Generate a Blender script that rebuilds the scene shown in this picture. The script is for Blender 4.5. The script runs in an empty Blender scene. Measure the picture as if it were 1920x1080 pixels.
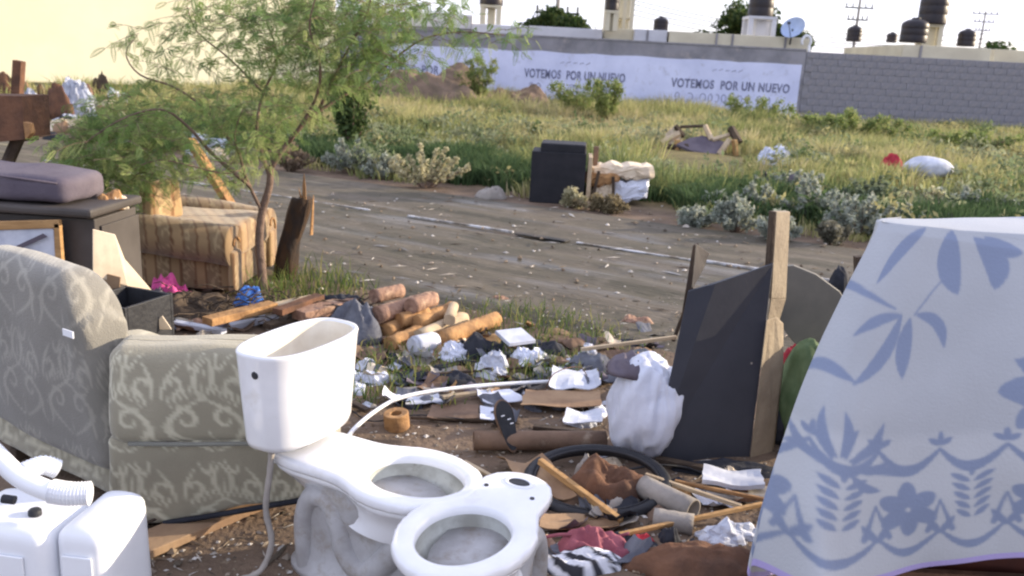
import bpy, bmesh, math, random
import numpy as np
from mathutils import Vector, Matrix, noise as mn

sc = bpy.context.scene
COL = sc.collection
R = math.radians
random.seed(7)
rng = np.random.default_rng(7)

# ------------------------------------------------------------------ camera
F, PIT, ROLL, H = 1600.0, R(14.7), R(3.0), 1.6
cam_d = bpy.data.cameras.new('camera')
cam_d.sensor_width = 36.0
cam_d.lens = 36.0 * F / 1920.0
cam_d.clip_start = 0.05
cam_d.clip_end = 3000
cam = bpy.data.objects.new('camera', cam_d)
COL.objects.link(cam)
cam.matrix_world = Matrix.Translation((0, 0, H)) @ Matrix.Rotation(math.pi/2 - PIT, 4, 'X') @ Matrix.Rotation(ROLL, 4, 'Z')
sc.camera = cam
cam_d.dof.use_dof = True
cam_d.dof.focus_distance = 3.0
cam_d.dof.aperture_fstop = 4.5

# ------------------------------------------------------------------ light
SUN_AZ, SUN_EL = R(74), R(15)
world = bpy.data.worlds.new('World')
sc.world = world
world.use_nodes = True
wn, wl = world.node_tree.nodes, world.node_tree.links
bg = wn['Background']
sky = wn.new('ShaderNodeTexSky')
sky.sky_type = 'NISHITA'
sky.sun_disc = False
sky.sun_elevation = SUN_EL
sky.sun_rotation = SUN_AZ
sky.air_density = 1.0
sky.dust_density = 1.5
# thin high cloud veil over the sky
tc = wn.new('ShaderNodeTexCoord')
mp = wn.new('ShaderNodeMapping'); mp.inputs['Scale'].default_value = (1.2, 1.2, 9)
nz = wn.new('ShaderNodeTexNoise'); nz.inputs['Scale'].default_value = 3.0; nz.inputs['Detail'].default_value = 6
rp = wn.new('ShaderNodeMapRange')
rp.inputs[1].default_value = 0.35; rp.inputs[2].default_value = 0.7
rp.inputs[3].default_value = 0.45; rp.inputs[4].default_value = 0.95
mx = wn.new('ShaderNodeMix'); mx.data_type = 'RGBA'
mx.inputs['B'].default_value = (4.4, 4.4, 5.4, 1)
wl.new(tc.outputs['Generated'], mp.inputs[0]); wl.new(mp.outputs[0], nz.inputs['Vector'])
wl.new(nz.outputs['Fac'], rp.inputs[0]); wl.new(rp.outputs[0], mx.inputs['Factor'])
wl.new(sky.outputs[0], mx.inputs['A']); wl.new(mx.outputs['Result'], bg.inputs[0])
bg.inputs[1].default_value = 0.15
sund = bpy.data.lights.new('sun', 'SUN')
sund.energy = 3.2
sund.angle = R(0.6)
sund.color = (1.0, 0.84, 0.62)
sun = bpy.data.objects.new('sun', sund)
COL.objects.link(sun)
S = Vector((math.sin(SUN_AZ)*math.cos(SUN_EL), math.cos(SUN_AZ)*math.cos(SUN_EL), math.sin(SUN_EL)))
sun.rotation_euler = S.to_track_quat('Z', 'Y').to_euler()
sun.location = (20, 5, 12)
sc.view_settings.view_transform = 'Standard'
sc.view_settings.look = 'None'
sc.view_settings.gamma = 1
sc.view_settings.use_curve_mapping = False
sc.view_settings.exposure = 1.15
sc.render.engine = 'CYCLES'
sc.render.filter_size = 2.2
try:
    sc.cycles.filter_width = 2.2
    sc.cycles.max_bounces = 5
    sc.cycles.transparent_max_bounces = 4
    sc.cycles.use_denoising = True
except Exception:
    pass

# ------------------------------------------------------------------ helpers
def ray(px, py):
    u = px-960; v = 540-py
    c, s = math.cos(ROLL), math.sin(ROLL)
    x = u*c - v*s; y = u*s + v*c
    return Vector((x, F*math.cos(PIT)+y*math.sin(PIT), -F*math.sin(PIT)+y*math.cos(PIT)))
def P(px, py, z=0.0):
    "place where a sight line meets the height z"
    d = ray(px, py); return Vector((0, 0, H)) + d*((z-H)/d.z)
def Y(px, py, y):
    "place where a sight line meets the distance y"
    d = ray(px, py); return Vector((0, 0, H)) + d*(y/d.y)

def srgb(r, g, b): return tuple(((c/255)/12.92 if c/255 < .04045 else (((c/255)+.055)/1.055)**2.4) for c in (r, g, b))

def mat(name, c1, c2=None, scale=6.0, rough=0.8, bump=0.0, bscale=None, attr=False, metal=0.0, detail=6,
        stretch=(1, 1, 1), spec=0.3, trans=0.0, sheen=0.0, spots=None, lo=.38, hi=.62):
    m = bpy.data.materials.new(name); m.use_nodes = True
    nt = m.node_tree; n, l = nt.nodes, nt.links
    b = n['Principled BSDF']
    b.inputs['Roughness'].default_value = rough
    b.inputs['Metallic'].default_value = metal
    b.inputs['Specular IOR Level'].default_value = spec
    if sheen: b.inputs['Sheen Weight'].default_value = sheen
    c2 = c2 or tuple(x*.75 for x in c1)
    t = n.new('ShaderNodeTexCoord'); mp = n.new('ShaderNodeMapping'); mp.inputs['Scale'].default_value = stretch
    l.new(t.outputs['Object'], mp.inputs[0])
    nz = n.new('ShaderNodeTexNoise'); nz.inputs['Scale'].default_value = scale; nz.inputs['Detail'].default_value = detail
    nz.inputs['Roughness'].default_value = .6
    l.new(mp.outputs[0], nz.inputs['Vector'])
    mr = n.new('ShaderNodeMapRange'); mr.inputs[1].default_value = lo; mr.inputs[2].default_value = hi
    l.new(nz.outputs['Fac'], mr.inputs[0])
    mix = n.new('ShaderNodeMix'); mix.data_type = 'RGBA'
    l.new(mr.outputs[0], mix.inputs['Factor'])
    mix.inputs['A'].default_value = (*c1, 1); mix.inputs['B'].default_value = (*c2, 1)
    out = mix.outputs['Result']
    if attr:
        a = n.new('ShaderNodeAttribute'); a.attribute_name = 'tint'
        mm = n.new('ShaderNodeMix'); mm.data_type = 'RGBA'; mm.blend_type = 'MULTIPLY'
        mm.inputs['Factor'].default_value = 1
        l.new(a.outputs['Color'], mm.inputs['A']); l.new(out, mm.inputs['B'])
        out = mm.outputs['Result']
    if spots:      # (colour, scale, lo, hi)
        n3 = n.new('ShaderNodeTexNoise'); n3.inputs['Scale'].default_value = spots[1]; n3.inputs['Detail'].default_value = 8
        n3.inputs['Roughness'].default_value = .7
        l.new(t.outputs['Object'], n3.inputs['Vector'])
        m3 = n.new('ShaderNodeMapRange'); m3.inputs[1].default_value = spots[2]; m3.inputs[2].default_value = spots[3]
        l.new(n3.outputs['Fac'], m3.inputs[0])
        mm2 = n.new('ShaderNodeMix'); mm2.data_type = 'RGBA'
        l.new(m3.outputs[0], mm2.inputs['Factor']); l.new(out, mm2.inputs['A']); mm2.inputs['B'].default_value = (*spots[0], 1)
        out = mm2.outputs['Result']
    l.new(out, b.inputs['Base Color'])
    if bump:
        n2 = n.new('ShaderNodeTexNoise'); n2.inputs['Scale'].default_value = bscale or scale*5; n2.inputs['Detail'].default_value = 6
        l.new(mp.outputs[0], n2.inputs['Vector'])
        bp = n.new('ShaderNodeBump'); bp.inputs['Strength'].default_value = bump; bp.inputs['Distance'].default_value = .02
        l.new(n2.outputs['Fac'], bp.inputs['Height']); l.new(bp.outputs[0], b.inputs['Normal'])
    if trans:
        tr = n.new('ShaderNodeBsdfTranslucent'); l.new(out, tr.inputs['Color'])
        ms = n.new('ShaderNodeMixShader'); ms.inputs[0].default_value = trans
        l.new(b.outputs[0], ms.inputs[1]); l.new(tr.outputs[0], ms.inputs[2])
        l.new(ms.outputs[0], n['Material Output'].inputs['Surface'])
    return m

def tag(o, label=None, cat=None, group=None, kind=None):
    if label: o['label'] = label
    if cat: o['category'] = cat
    if group: o['group'] = group
    if kind: o['kind'] = kind
    return o

def thing(name, label, cat, loc=(0, 0, 0), rz=0.0, group=None, rot=None):
    o = bpy.data.objects.new(name, None); COL.objects.link(o)
    o.location = loc; o.rotation_euler = rot or (0, 0, rz); o.empty_display_size = .1
    return tag(o, label, cat, group)

class MB:
    "collects shapes into one mesh"
    def __init__(s): s.v = []; s.f = []; s.n = 0
    def add(s, V, Fc, M=None):
        V = [Vector(p) for p in V]
        if M is not None: V = [M @ p for p in V]
        b = s.n
        s.v += [tuple(p) for p in V]; s.n += len(V)
        s.f += [tuple(i+b for i in q) for q in Fc]
        return s
    def box(s, c, d, M=None):
        x, y, z = d[0]/2, d[1]/2, d[2]/2
        V = [(c[0]+i*x, c[1]+j*y, c[2]+k*z) for i in (-1, 1) for j in (-1, 1) for k in (-1, 1)]
        return s.add(V, [(0, 1, 3, 2), (4, 6, 7, 5), (0, 4, 5, 1), (2, 3, 7, 6), (0, 2, 6, 4), (1, 5, 7, 3)], M)
    def loft(s, rings, cap0=True, cap1=True, M=None):
        n = len(rings[0]); V = [p for r in rings for p in r]; Fc = []
        for i in range(len(rings)-1):
            for j in range(n):
                a, b = i*n+j, i*n+(j+1) % n
                Fc.append((a, b, b+n, a+n))
        if cap0: Fc.append(tuple(reversed(range(n))))
        if cap1: Fc.append(tuple(range((len(rings)-1)*n, len(rings)*n)))
        return s.add(V, Fc, M)
    def tube(s, pts, rad, n=8, M=None, cap=True, squash=1.0):
        pts = [Vector(p) for p in pts]
        if not hasattr(rad, '__len__'): rad = [rad]*len(pts)
        rings = []; up = Vector((0, 0, 1)); prev = None
        for i, p in enumerate(pts):
            t = (pts[min(i+1, len(pts)-1)]-pts[max(i-1, 0)]).normalized()
            if prev is None:
                a = t.cross(up)
                if a.length < .05: a = t.cross(Vector((0, 1, 0)))
                a.normalize()
            else:
                a = (prev - t*prev.dot(t)).normalized()
            prev = a; b = a.cross(t)
            rings.append([p + (a*math.cos(2*math.pi*k/n) + b*math.sin(2*math.pi*k/n)*squash)*rad[i] for k in range(n)])
        return s.loft(rings, cap, cap, M)
    def prism(s, poly, h, M=None):
        "2-D outline in xy pushed along z by h"
        n = len(poly)
        V = [(x, y, 0) for x, y in poly] + [(x, y, h) for x, y in poly]
        Fc = [tuple(reversed(range(n))), tuple(range(n, 2*n))] + [(i, (i+1) % n, (i+1) % n+n, i+n) for i in range(n)]
        return s.add(V, Fc, M)
    def build(s, name, m, parent=None, smooth=False, bevel=0, seg=2, tint=None, loc=None, fix=True):
        me = bpy.data.meshes.new(name); me.from_pydata(s.v, [], s.f)
        if m: me.materials.append(m)
        if fix:
            bm = bmesh.new(); bm.from_mesh(me); bmesh.ops.recalc_face_normals(bm, faces=bm.faces); bm.to_mesh(me); bm.free()
        if smooth: me.polygons.foreach_set('use_smooth', [True]*len(me.polygons))
        if tint is not None:
            a = me.color_attributes.new('tint', 'FLOAT_COLOR', 'POINT')
            a.data.foreach_set('color', np.asarray(tint, dtype=np.float32).ravel())
        o = bpy.data.objects.new(name, me); COL.objects.link(o)
        if parent: o.parent = parent
        if loc is not None: o.location = loc
        if bevel:
            bv = o.modifiers.new('edge', 'BEVEL'); bv.width = bevel; bv.segments = seg; bv.limit_method = 'ANGLE'; bv.angle_limit = R(40)
        return o

def np_mesh(name, V, loops, starts, m, tint=None, parent=None, smooth=False):
    me = bpy.data.meshes.new(name)
    V = np.asarray(V, dtype=np.float32).reshape(-1, 3)
    me.vertices.add(len(V)); me.vertices.foreach_set('co', V.ravel())
    loops = np.asarray(loops, dtype=np.int32); starts = np.asarray(starts, dtype=np.int32)
    me.loops.add(len(loops)); me.loops.foreach_set('vertex_index', loops)
    me.polygons.add(len(starts)); me.polygons.foreach_set('loop_start', starts)
    if smooth: me.polygons.foreach_set('use_smooth', np.ones(len(starts), dtype=bool))
    me.update(calc_edges=True)
    if tint is not None:
        a = me.color_attributes.new('tint', 'FLOAT_COLOR', 'POINT')
        t = np.ones((len(V), 4), dtype=np.float32); t[:, :3] = tint
        a.data.foreach_set('color', t.ravel())
    me.materials.append(m)
    o = bpy.data.objects.new(name, me); COL.objects.link(o)
    if parent: o.parent = parent
    return o

def tris_mesh(name, T, m, tint=None, **k):
    "T: (n,3,3) triangles; tint: (n,3) colour of each"
    n = len(T)
    tt = None if tint is None else np.repeat(tint, 3, axis=0)
    return np_mesh(name, T.reshape(-1, 3), np.arange(n*3), np.arange(n)*3, m, tt, **k)

def quads_mesh(name, Q, m, tint=None, **k):
    n = len(Q)
    tt = None if tint is None else np.repeat(tint, 4, axis=0)
    return np_mesh(name, Q.reshape(-1, 3), np.arange(n*4), np.arange(n)*4, m, tt, **k)

def frame(o, x, y):
    "matrix with origin o, local x along x, local z = x cross y"
    x = Vector(x).normalized(); z = x.cross(Vector(y)).normalized(); y2 = z.cross(x)
    M = Matrix((x, y2, z)).transposed().to_4x4(); M.translation = Vector(o); return M

def grid(fn, nu, nv, closed_u=False):
    V = [fn(i/(nu-(0 if closed_u else 1)), j/(nv-1)) for j in range(nv) for i in range(nu)]
    Fc = []
    for j in range(nv-1):
        for i in range(nu if closed_u else nu-1):
            a, b = j*nu+i, j*nu+(i+1) % nu
            Fc.append((a, b, b+nu, a+nu))
    return V, Fc

def rbox(sx, sy, sz, r, step=.02, c=(0, 0, 0), deform=None):
    "box with rounded edges and an even fine grid; returns verts, faces"
    V, Fc, idx = [], [], {}
    hs = (sx/2, sy/2, sz/2)
    ns = [max(2, int(round(s/step))) for s in (sx, sy, sz)]
    def vid(p):
        k = tuple(round(q, 5) for q in p)
        if k not in idx:
            q = Vector([max(-hs[a]+r, min(hs[a]-r, p[a])) for a in range(3)])
            d = Vector(p)-q
            w = q + d.normalized()*r if d.length > 1e-9 else Vector(p)
            # blend so faces stay flat
            w = w+Vector(c)
            idx[k] = len(V); V.append(deform(w) if deform else w)
        return idx[k]
    for ax in range(3):
        a1, a2 = (ax+1) % 3, (ax+2) % 3
        for sg in (-1, 1):
            for i in range(ns[a1]):
                for j in range(ns[a2]):
                    q = []
                    for di, dj in ((0, 0), (1, 0), (1, 1), (0, 1)):
                        p = [0, 0, 0]; p[ax] = sg*hs[ax]
                        p[a1] = -hs[a1]+2*hs[a1]*(i+di)/ns[a1]; p[a2] = -hs[a2]+2*hs[a2]*(j+dj)/ns[a2]
                        q.append(vid(p))
                    Fc.append(tuple(q if sg > 0 else reversed(q)))
    return V, Fc

# ---- drawing flat prints (woven / printed patterns) as small bitmaps read by position
class Print:
    def __init__(s, w, h, res):
        s.w, s.h, s.res = w, h, res
        s.nx, s.ny = int(w*res), int(h*res)
        s.a = np.zeros((s.ny, s.nx), dtype=np.float32)
    def stroke(s, pts, wid, val=1.0):
        pts = np.array(pts, float); n = len(pts)
        wid = np.broadcast_to(np.array(wid, float), (n,)) if not hasattr(wid, '__len__') else np.interp(np.linspace(0, 1, n), np.linspace(0, 1, len(wid)), wid)
        mw = wid.max()+2/s.res
        x0, y0 = pts.min(0)-mw; x1, y1 = pts.max(0)+mw
        i0, i1 = max(0, int(x0*s.res)), min(s.nx, int(x1*s.res)+2)
        j0, j1 = max(0, int(y0*s.res)), min(s.ny, int(y1*s.res)+2)
        if i1 <= i0 or j1 <= j0: return
        X, Yy = np.meshgrid((np.arange(i0, i1)+.5)/s.res, (np.arange(j0, j1)+.5)/s.res)
        best = np.full(X.shape, 9.0)
        for k in range(n-1):
            a, b = pts[k], pts[k+1]; d = b-a; L = d@d+1e-12
            t = np.clip(((X-a[0])*d[0]+(Yy-a[1])*d[1])/L, 0, 1)
            r = np.hypot(X-a[0]-t*d[0], Yy-a[1]-t*d[1]) - (wid[k]+(wid[k+1]-wid[k])*t)
            best = np.minimum(best, r)
        cov = np.clip(.5-best*s.res*.7, 0, 1)*val
        s.a[j0:j1, i0:i1] = np.maximum(s.a[j0:j1, i0:i1], cov)
    def leaf(s, a, b, w, bend=0.0, val=1.0):
        a = np.array(a, float); b = np.array(b, float); d = b-a; nrm = np.array((-d[1], d[0]))
        t = np.linspace(0, 1, 12)
        pts = a+np.outer(t, d)+np.outer(np.sin(t*math.pi)*bend, nrm)
        s.stroke(pts, list(w*np.sin(np.clip(t*.93+.05, 0, 1)*math.pi)**.8), val)
    def curl(s, c, r0, r1, a0, a1, w0, w1):
        t = np.linspace(0, 1, 26); a = a0+(a1-a0)*t; r = r0+(r1-r0)*t
        s.stroke(np.c_[c[0]+r*np.cos(a), c[1]+r*np.sin(a)], [w0, w1])
    def at(s, x, y, tile=True):
        x = np.asarray(x)*s.res; y = np.asarray(y)*s.res
        if tile: i = np.floor(x).astype(int) % s.nx; j = np.floor(y).astype(int) % s.ny
        else: i = np.clip(x.astype(int), 0, s.nx-1); j = np.clip(y.astype(int), 0, s.ny-1)
        return s.a[j, i]
    def blur(s, k=1):
        for _ in range(k):
            s.a = (s.a+np.roll(s.a, 1, 0)+np.roll(s.a, -1, 0)+np.roll(s.a, 1, 1)+np.roll(s.a, -1, 1))/5

def tint2(v, c0, c1):
    v = np.asarray(v)[:, None]
    out = np.ones((len(v), 4), dtype=np.float32)
    out[:, :3] = np.array(c0)*(1-v)+np.array(c1)*v
    return out

def fbm(p, o=4): return mn.fractal(Vector(p), .8, 2.0, o)

# ------------------------------------------------------------------ materials
M = {}
M['dirt'] = mat('dirt', (.185, .132, .094), (.115, .082, .058), 3.0, .95, .6, 40, spots=((.22, .17, .12), 22, .58, .7))
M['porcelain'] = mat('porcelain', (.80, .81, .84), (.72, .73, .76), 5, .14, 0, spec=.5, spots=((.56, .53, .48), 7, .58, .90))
M['porcelain_dusty_shaded'] = mat('porcelain_dusty_shaded', (.44, .44, .45), (.33, .32, .32), 6, .5, .1, 40, spots=((.24, .20, .15), 9, .50, .72))  # grey base holds painted shade below the bowl; the spots are dust
M['inside_dirty'] = mat('inside_dirty', (.62, .64, .60), (.40, .40, .36), 8, .25, spots=((.25, .22, .16), 14, .6, .8))
M['tank_inside'] = mat('tank_inside', (.80, .76, .66), (.66, .60, .50), 6, .5)  # warm cream paints the sunlight reaching into the open tank
M['white_plastic'] = mat('white_plastic', (.82, .84, .88), (.74, .76, .80), 3, .38, .05, 30, spots=((.55, .52, .47), 7, .66, .8))
M['bag_plastic'] = mat('bag_plastic', (.66, .70, .82), (.55, .58, .68), 5, .42, .25, 16)
M['paper_white'] = mat('paper_white', (.60, .63, .71), (.44, .47, .56), 9, .8, .15, 20)
M['paper_cream'] = mat('paper_cream', (.72, .62, .48), (.60, .50, .38), 9, .85, .1, 20)
M['grey_cloth'] = mat('grey_cloth', (.16, .17, .20), (.08, .085, .11), 9, .9, .3, 40)
M['dark_cloth'] = mat('dark_cloth', (.035, .038, .05), (.018, .02, .028), 9, .85, .25, 40)
M['blue_cloth'] = mat('blue_cloth', (.10, .26, .72), (.06, .18, .55), 9, .8)
M['pink_cloth'] = mat('pink_cloth', (.75, .12, .36), (.55, .07, .25), 9, .8, .2, 30)
M['red_cloth'] = mat('red_cloth', (.48, .04, .06), (.3, .025, .04), 9, .8)
M['maroon_cloth'] = mat('maroon_cloth', (.32, .10, .13), (.19, .05, .075), 9, .8, .25, 30)
M['green_cloth'] = mat('green_cloth', (.13, .18, .09), (.07, .11, .05), 7, .85)
M['dark_green'] = mat('dark_green', (.035, .06, .045), (.02, .035, .028), 7, .85)
M['lilac_cloth'] = mat('lilac_cloth', (.15, .13, .155), (.10, .085, .11), 3, .9, .15, 60)
M['wood_raw'] = mat('wood_raw', (.48, .29, .13), (.33, .19, .08), 4, .8, .3, 30, stretch=(1, 1, 9), spots=((.16, .10, .06), 9, .6, .8))
M['wood_orange'] = mat('wood_orange', (.44, .25, .11), (.27, .15, .07), 9, .85, .7, 26, spots=((.20, .11, .06), 14, .55, .70))
M['wood_pale'] = mat('wood_pale', (.52, .42, .29), (.40, .31, .21), 6, .8, .2, 30)
M['wood_dark'] = mat('wood_dark', (.09, .065, .045), (.045, .032, .024), 6, .8, .3, 40)
M['char'] = mat('char', (.028, .022, .02), (.06, .035, .02), 14, .9, .8, 25, stretch=(1, 1, .4))
M['board_dark'] = mat('board_dark', (.058, .062, .078), (.045, .049, .063), 3, .6, .04, 60, spots=((.07, .07, .08), 30, .66, .75))
M['board_edge'] = mat('board_edge', (.36, .30, .22), (.28, .23, .17), 9, .85, .2, 50)
M['cardboard'] = mat('cardboard', (.34, .23, .14), (.25, .16, .10), 4, .9, .15, 40)
M['brown_tube'] = mat('brown_tube', (.20, .13, .09), (.13, .085, .06), 6, .85, .2, 40, spots=((.30, .24, .18), 8, .6, .75))
M['clay'] = mat('clay', (.34, .21, .15), (.21, .125, .09), 9, .9, .7, 30, spots=((.58, .40, .28), 12, .52, .68), stretch=(1, 1, 1))
M['concrete'] = mat('concrete', (.34, .31, .28), (.25, .23, .21), 6, .92, .3, 30)
M['chair_black'] = mat('chair_black', (.014, .015, .020), (.022, .022, .028), 5, .7, .1, 40)
M['rubber'] = mat('rubber', (.018, .019, .024), (.03, .032, .038), 8, .55, .2, 40)
M['rust'] = mat('rust', (.17, .085, .05), (.09, .05, .035), 6, .9, .4, 40)
M['metal_dark'] = mat('metal_dark', (.05, .05, .055), (.03, .03, .035), 8, .5, metal=.4)
M['bark'] = mat('bark', (.21, .145, .11), (.13, .09, .07), 14, .9, .5, 50)
M['bark_lit'] = M['bark']
M['leaf'] = mat('leaf', (1, 1, 1), (.85, .85, .85), 3, .6, attr=True, trans=.45, spec=.2)
M['grass'] = mat('grass', (1, 1, 1), (.85, .85, .85), 2, .75, attr=True, trans=.35, spec=.15)
M['fabric_print'] = mat('fabric_print', (1, 1, 1), (.88, .88, .88), 5, .9, .25, 160, attr=True, sheen=.3)
M['cloth_print'] = mat('cloth_print', (1, 1, 1), (.93, .93, .93), 3, .6, .1, 120, attr=True)
M['tint_matte'] = mat('tint_matte', (1, 1, 1), (.8, .8, .8), 20, .9, attr=True)
M['building_cream'] = mat('building_cream', (.85, .80, .58), (.80, .74, .52), .5, .9, .15, 8, spots=((.74, .62, .44), 1.3, .66, .8))
M['wall_paint'] = mat('wall_paint', (.66, .70, .93), (.56, .60, .82), .9, .9, .2, 12, spots=((.36, .37, .47), 2.2, .56, .76))
M['block_grey'] = mat('block_grey', (.30, .295, .33), (.19, .19, .215), .9, .95, .4, 30, spots=((.36, .33, .33), 1.7, .55, .7))
M['mortar'] = mat('mortar', (.27, .265, .29), (.20, .20, .22), 4, .95, .4, 30)
M['stucco_pale'] = mat('stucco_pale', (.60, .61, .66), (.50, .51, .56), 1.2, .9, .2, 10)
M['stucco_cream'] = mat('stucco_cream', (.62, .58, .45), (.53, .49, .38), 1.2, .9, .2, 10)
M['tank_black'] = mat('tank_black', (.022, .02, .026), (.035, .028, .03), 2, .45)
M['dish_blue'] = mat('dish_blue', (.42, .52, .72), (.36, .45, .64), 3, .4)
M['lettering'] = mat('lettering', (.10, .105, .19), (.30, .32, .46), 6, .9)
M['lettering_faint'] = mat('lettering_faint', (.25, .26, .38), (.36, .38, .52), 6, .9)
M['blade'] = M['grass']

# ------------------------------------------------------------------ ground
KA, KB = P(380, 350), P(1540, 530)                  # the white kerb line
kd = (KB-KA); kd.z = 0; kd.normalize(); kn = Vector((-kd.y, kd.x, 0))    # kn points away from the camera
def along(s, t): return KA + kd*s + kn*t            # s along the road, t across it
def road_t(x, y): return (Vector((x, y, 0))-KA).dot(kn)

def gh(x, y):
    "height of the ground"
    t = road_t(x, y)
    edge = min(1, max(0, abs(t-(-.25))-2.6))        # flat road band, uneven land beside it
    h = edge*(.028*mn.noise(Vector((x*1.7, y*1.7, 3)))+.012*mn.noise(Vector((x*6, y*6, 1))))
    if t > 3.0: h += min(.18, (t-3.0)*.05)*(.6+.8*mn.noise(Vector((x*.25, y*.25, 8))))
    return h - (.02 if edge > 0 else .0)*0

V, Fc = [], []
xs = np.concatenate([-np.geomspace(900, 7, 14), np.linspace(-6.5, 6.5, 150), np.geomspace(7, 900, 14)])
ys = np.concatenate([[-60, -20, -6, -2], np.linspace(0, 8, 100), np.linspace(8.2, 34, 70), np.geomspace(38, 1400, 12)])
nx = len(xs)
for y in ys:
    for x in xs:
        V.append((x, y, gh(x, y) if (abs(x) < 40 and -3 < y < 34) else 0))
for j in range(len(ys)-1):
    for i in range(nx-1):
        a = j*nx+i; Fc.append((a, a+1, a+1+nx, a+nx))
g = MB(); g.v = V; g.f = Fc; g.n = len(V)

# soil with grassy tone on the field
gm = M['dirt']; nt = gm.node_tree; n, l = nt.nodes, nt.links
bs = n['Principled BSDF']; src = bs.inputs['Base Color'].links[0].from_socket
sx = n.new('ShaderNodeAttribute'); sx.attribute_name = 'tint'
mm = n.new('ShaderNodeMix'); mm.data_type = 'RGBA'; mm.blend_type = 'MULTIPLY'; mm.inputs['Factor'].default_value = 1
l.new(src, mm.inputs['A']); l.new(sx.outputs['Color'], mm.inputs['B']); l.new(mm.outputs['Result'], bs.inputs['Base Color'])
tn = np.ones((len(V), 4), dtype=np.float32)
for i, p in enumerate(V):
    t = road_t(p[0], p[1])
    w = min(1, max(0, (t-2.3)/1.2))
    k = .5+.5*mn.noise(Vector((p[0]*.5, p[1]*.5, 2)))
    tn[i, :3] = np.array((1, 1, 1))*(1-w)+np.array((.75+.3*k, .95+.25*k, .6))*w
go = g.build('ground', gm, smooth=True, tint=tn)
tag(go, kind='structure')

# road: hard packed, with long wheel streaks
def road_mat():
    m = mat('road_surface', (.130, .110, .084), (.074, .067, .048), 1.5, .72, .6, 18, stretch=(.40, 1.8, 1), spots=((.17, .145, .115), 4, .52, .74), detail=8)
    return m
rm = road_mat()
nt = rm.node_tree; n, l = nt.nodes, nt.links        # damp streaks: smoother where wet
nw = n.new('ShaderNodeTexNoise'); nw.inputs['Scale'].default_value = 1.1; nw.inputs['Detail'].default_value = 5
mw = n.new('ShaderNodeMapping'); mw.inputs['Scale'].default_value = (.4, 2.2, 1); tw_ = n.new('ShaderNodeTexCoord')
l.new(tw_.outputs['Object'], mw.inputs[0]); l.new(mw.outputs[0], nw.inputs['Vector'])
mr = n.new('ShaderNodeMapRange'); mr.inputs[1].default_value = .52; mr.inputs[2].default_value = .66; mr.inputs[3].default_value = .85; mr.inputs[4].default_value = .34
l.new(nw.outputs['Fac'], mr.inputs[0]); l.new(mr.outputs[0], n['Principled BSDF'].inputs['Roughness'])
b = MB()
ns, ntt = 160, 30
t0, t1 = -2.75, 1.95
def rp_(u, v):
    s = -30+70*u; t = t0+(t1-t0)*v
    e = .0
    if v in (0.0, 1.0): t += .35*mn.noise(Vector((s*.8, v*9, 0)))+.12*mn.noise(Vector((s*3, v*9, 0)))
    z = .020*mn.noise(Vector((s*.4, t*3.5, 0)))+.008*mn.noise(Vector((s*2.5, t*7, 4)))
    for t_ in (-1.9, -1.55, -.45, .1, 1.2): z -= .015*math.exp(-((t-t_-.25*mn.noise(Vector((s*.30, t_, 0))))/.10)**2)*(.6+.7*mn.noise(Vector((s*.6, t_*3, 7))))
    if v < .08 or v > .92: z -= .06*(1-min(v, 1-v)/.08)
    return Vector((s, t, z))
V, Fc = grid(rp_, 420, 110); b.add(V, Fc)
ro = b.build('road', rm, smooth=True)
ro.matrix_world = Matrix.Translation((KA.x, KA.y, .022)) @ Matrix.Rotation(math.atan2(kd.y, kd.x), 4, 'Z')
tag(ro, kind='structure')

# kerb stones: thin half buried white line with gaps and one broken dark length
KL = (KB-KA).length
M['kerb_white'] = mat('kerb_white', (.62, .63, .66), (.40, .39, .37), 3, .85, .2, 30, spots=((.17, .145, .115), 3, .44, .60))
M['kerb_dark'] = mat('kerb_dark', (.05, .05, .05), (.09, .08, .07), 6, .9, .3, 30)
def pr(px, py): return (P(px, py)-KA).dot(kd)
segs = [(-3.0, pr(690, 400), M['kerb_white']), (pr(760, 410), pr(975, 437), M['kerb_white']), (pr(982, 437), pr(1080, 452), M['kerb_dark']),
        (pr(1090, 455), KL+.1, M['kerb_white']), (KL+.25, KL+4, M['kerb_white'])]
kerb = thing('kerb', 'thin white half buried kerb line running along the dirt road', 'kerb', (KA.x, KA.y, 0))
for s0, s1, m_ in segs:
    n_ = max(1, int((s1-s0)/1.0)); L = (s1-s0)/n_
    for q in range(n_):
        b = MB(); a = kd*(s0+q*L+L/2)+kn*(.02*math.sin(q*3.1+s0))
        Mx = Matrix.Translation((a.x, a.y, 0)) @ Matrix.Rotation(math.atan2(kd.y, kd.x)+.006*math.sin(q*5), 4, 'Z')
        b.box((0, 0, .026), (L-.02, +.036 if m_ is not M['kerb_dark'] else .10, .022+.006*math.sin(q*2+s0)), Mx)
        b.build('kerb_stone', m_, kerb, bevel=.008)

# ------------------------------------------------------------------ far wall and what stands behind
WY = 30.0
wx0 = Y(700, 100, WY).x; wxm = Y(1512, 100, WY).x; wx1 = 26.0
ztop = Y(1200, 80, WY).z
wall = thing('boundary_wall', 'long boundary wall with white painted slogan and bare grey block end', 'wall', ((wx0+wxm)/2, WY, 0))
wc = Vector(wall.location)
def wbox(name, x0, x1, z0, z1, y0, y1, m_, bev=0):
    b = MB(); b.box(((x0+x1)/2-wc.x, (y0+y1)/2-wc.y, (z0+z1)/2), (x1-x0, y1-y0, z1-z0)); return b.build(name, m_, wall, bevel=bev)
wbox('plastered_wall', wx0-3, wxm, -.2, ztop, WY, WY+.2, M['block_grey'])
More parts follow.
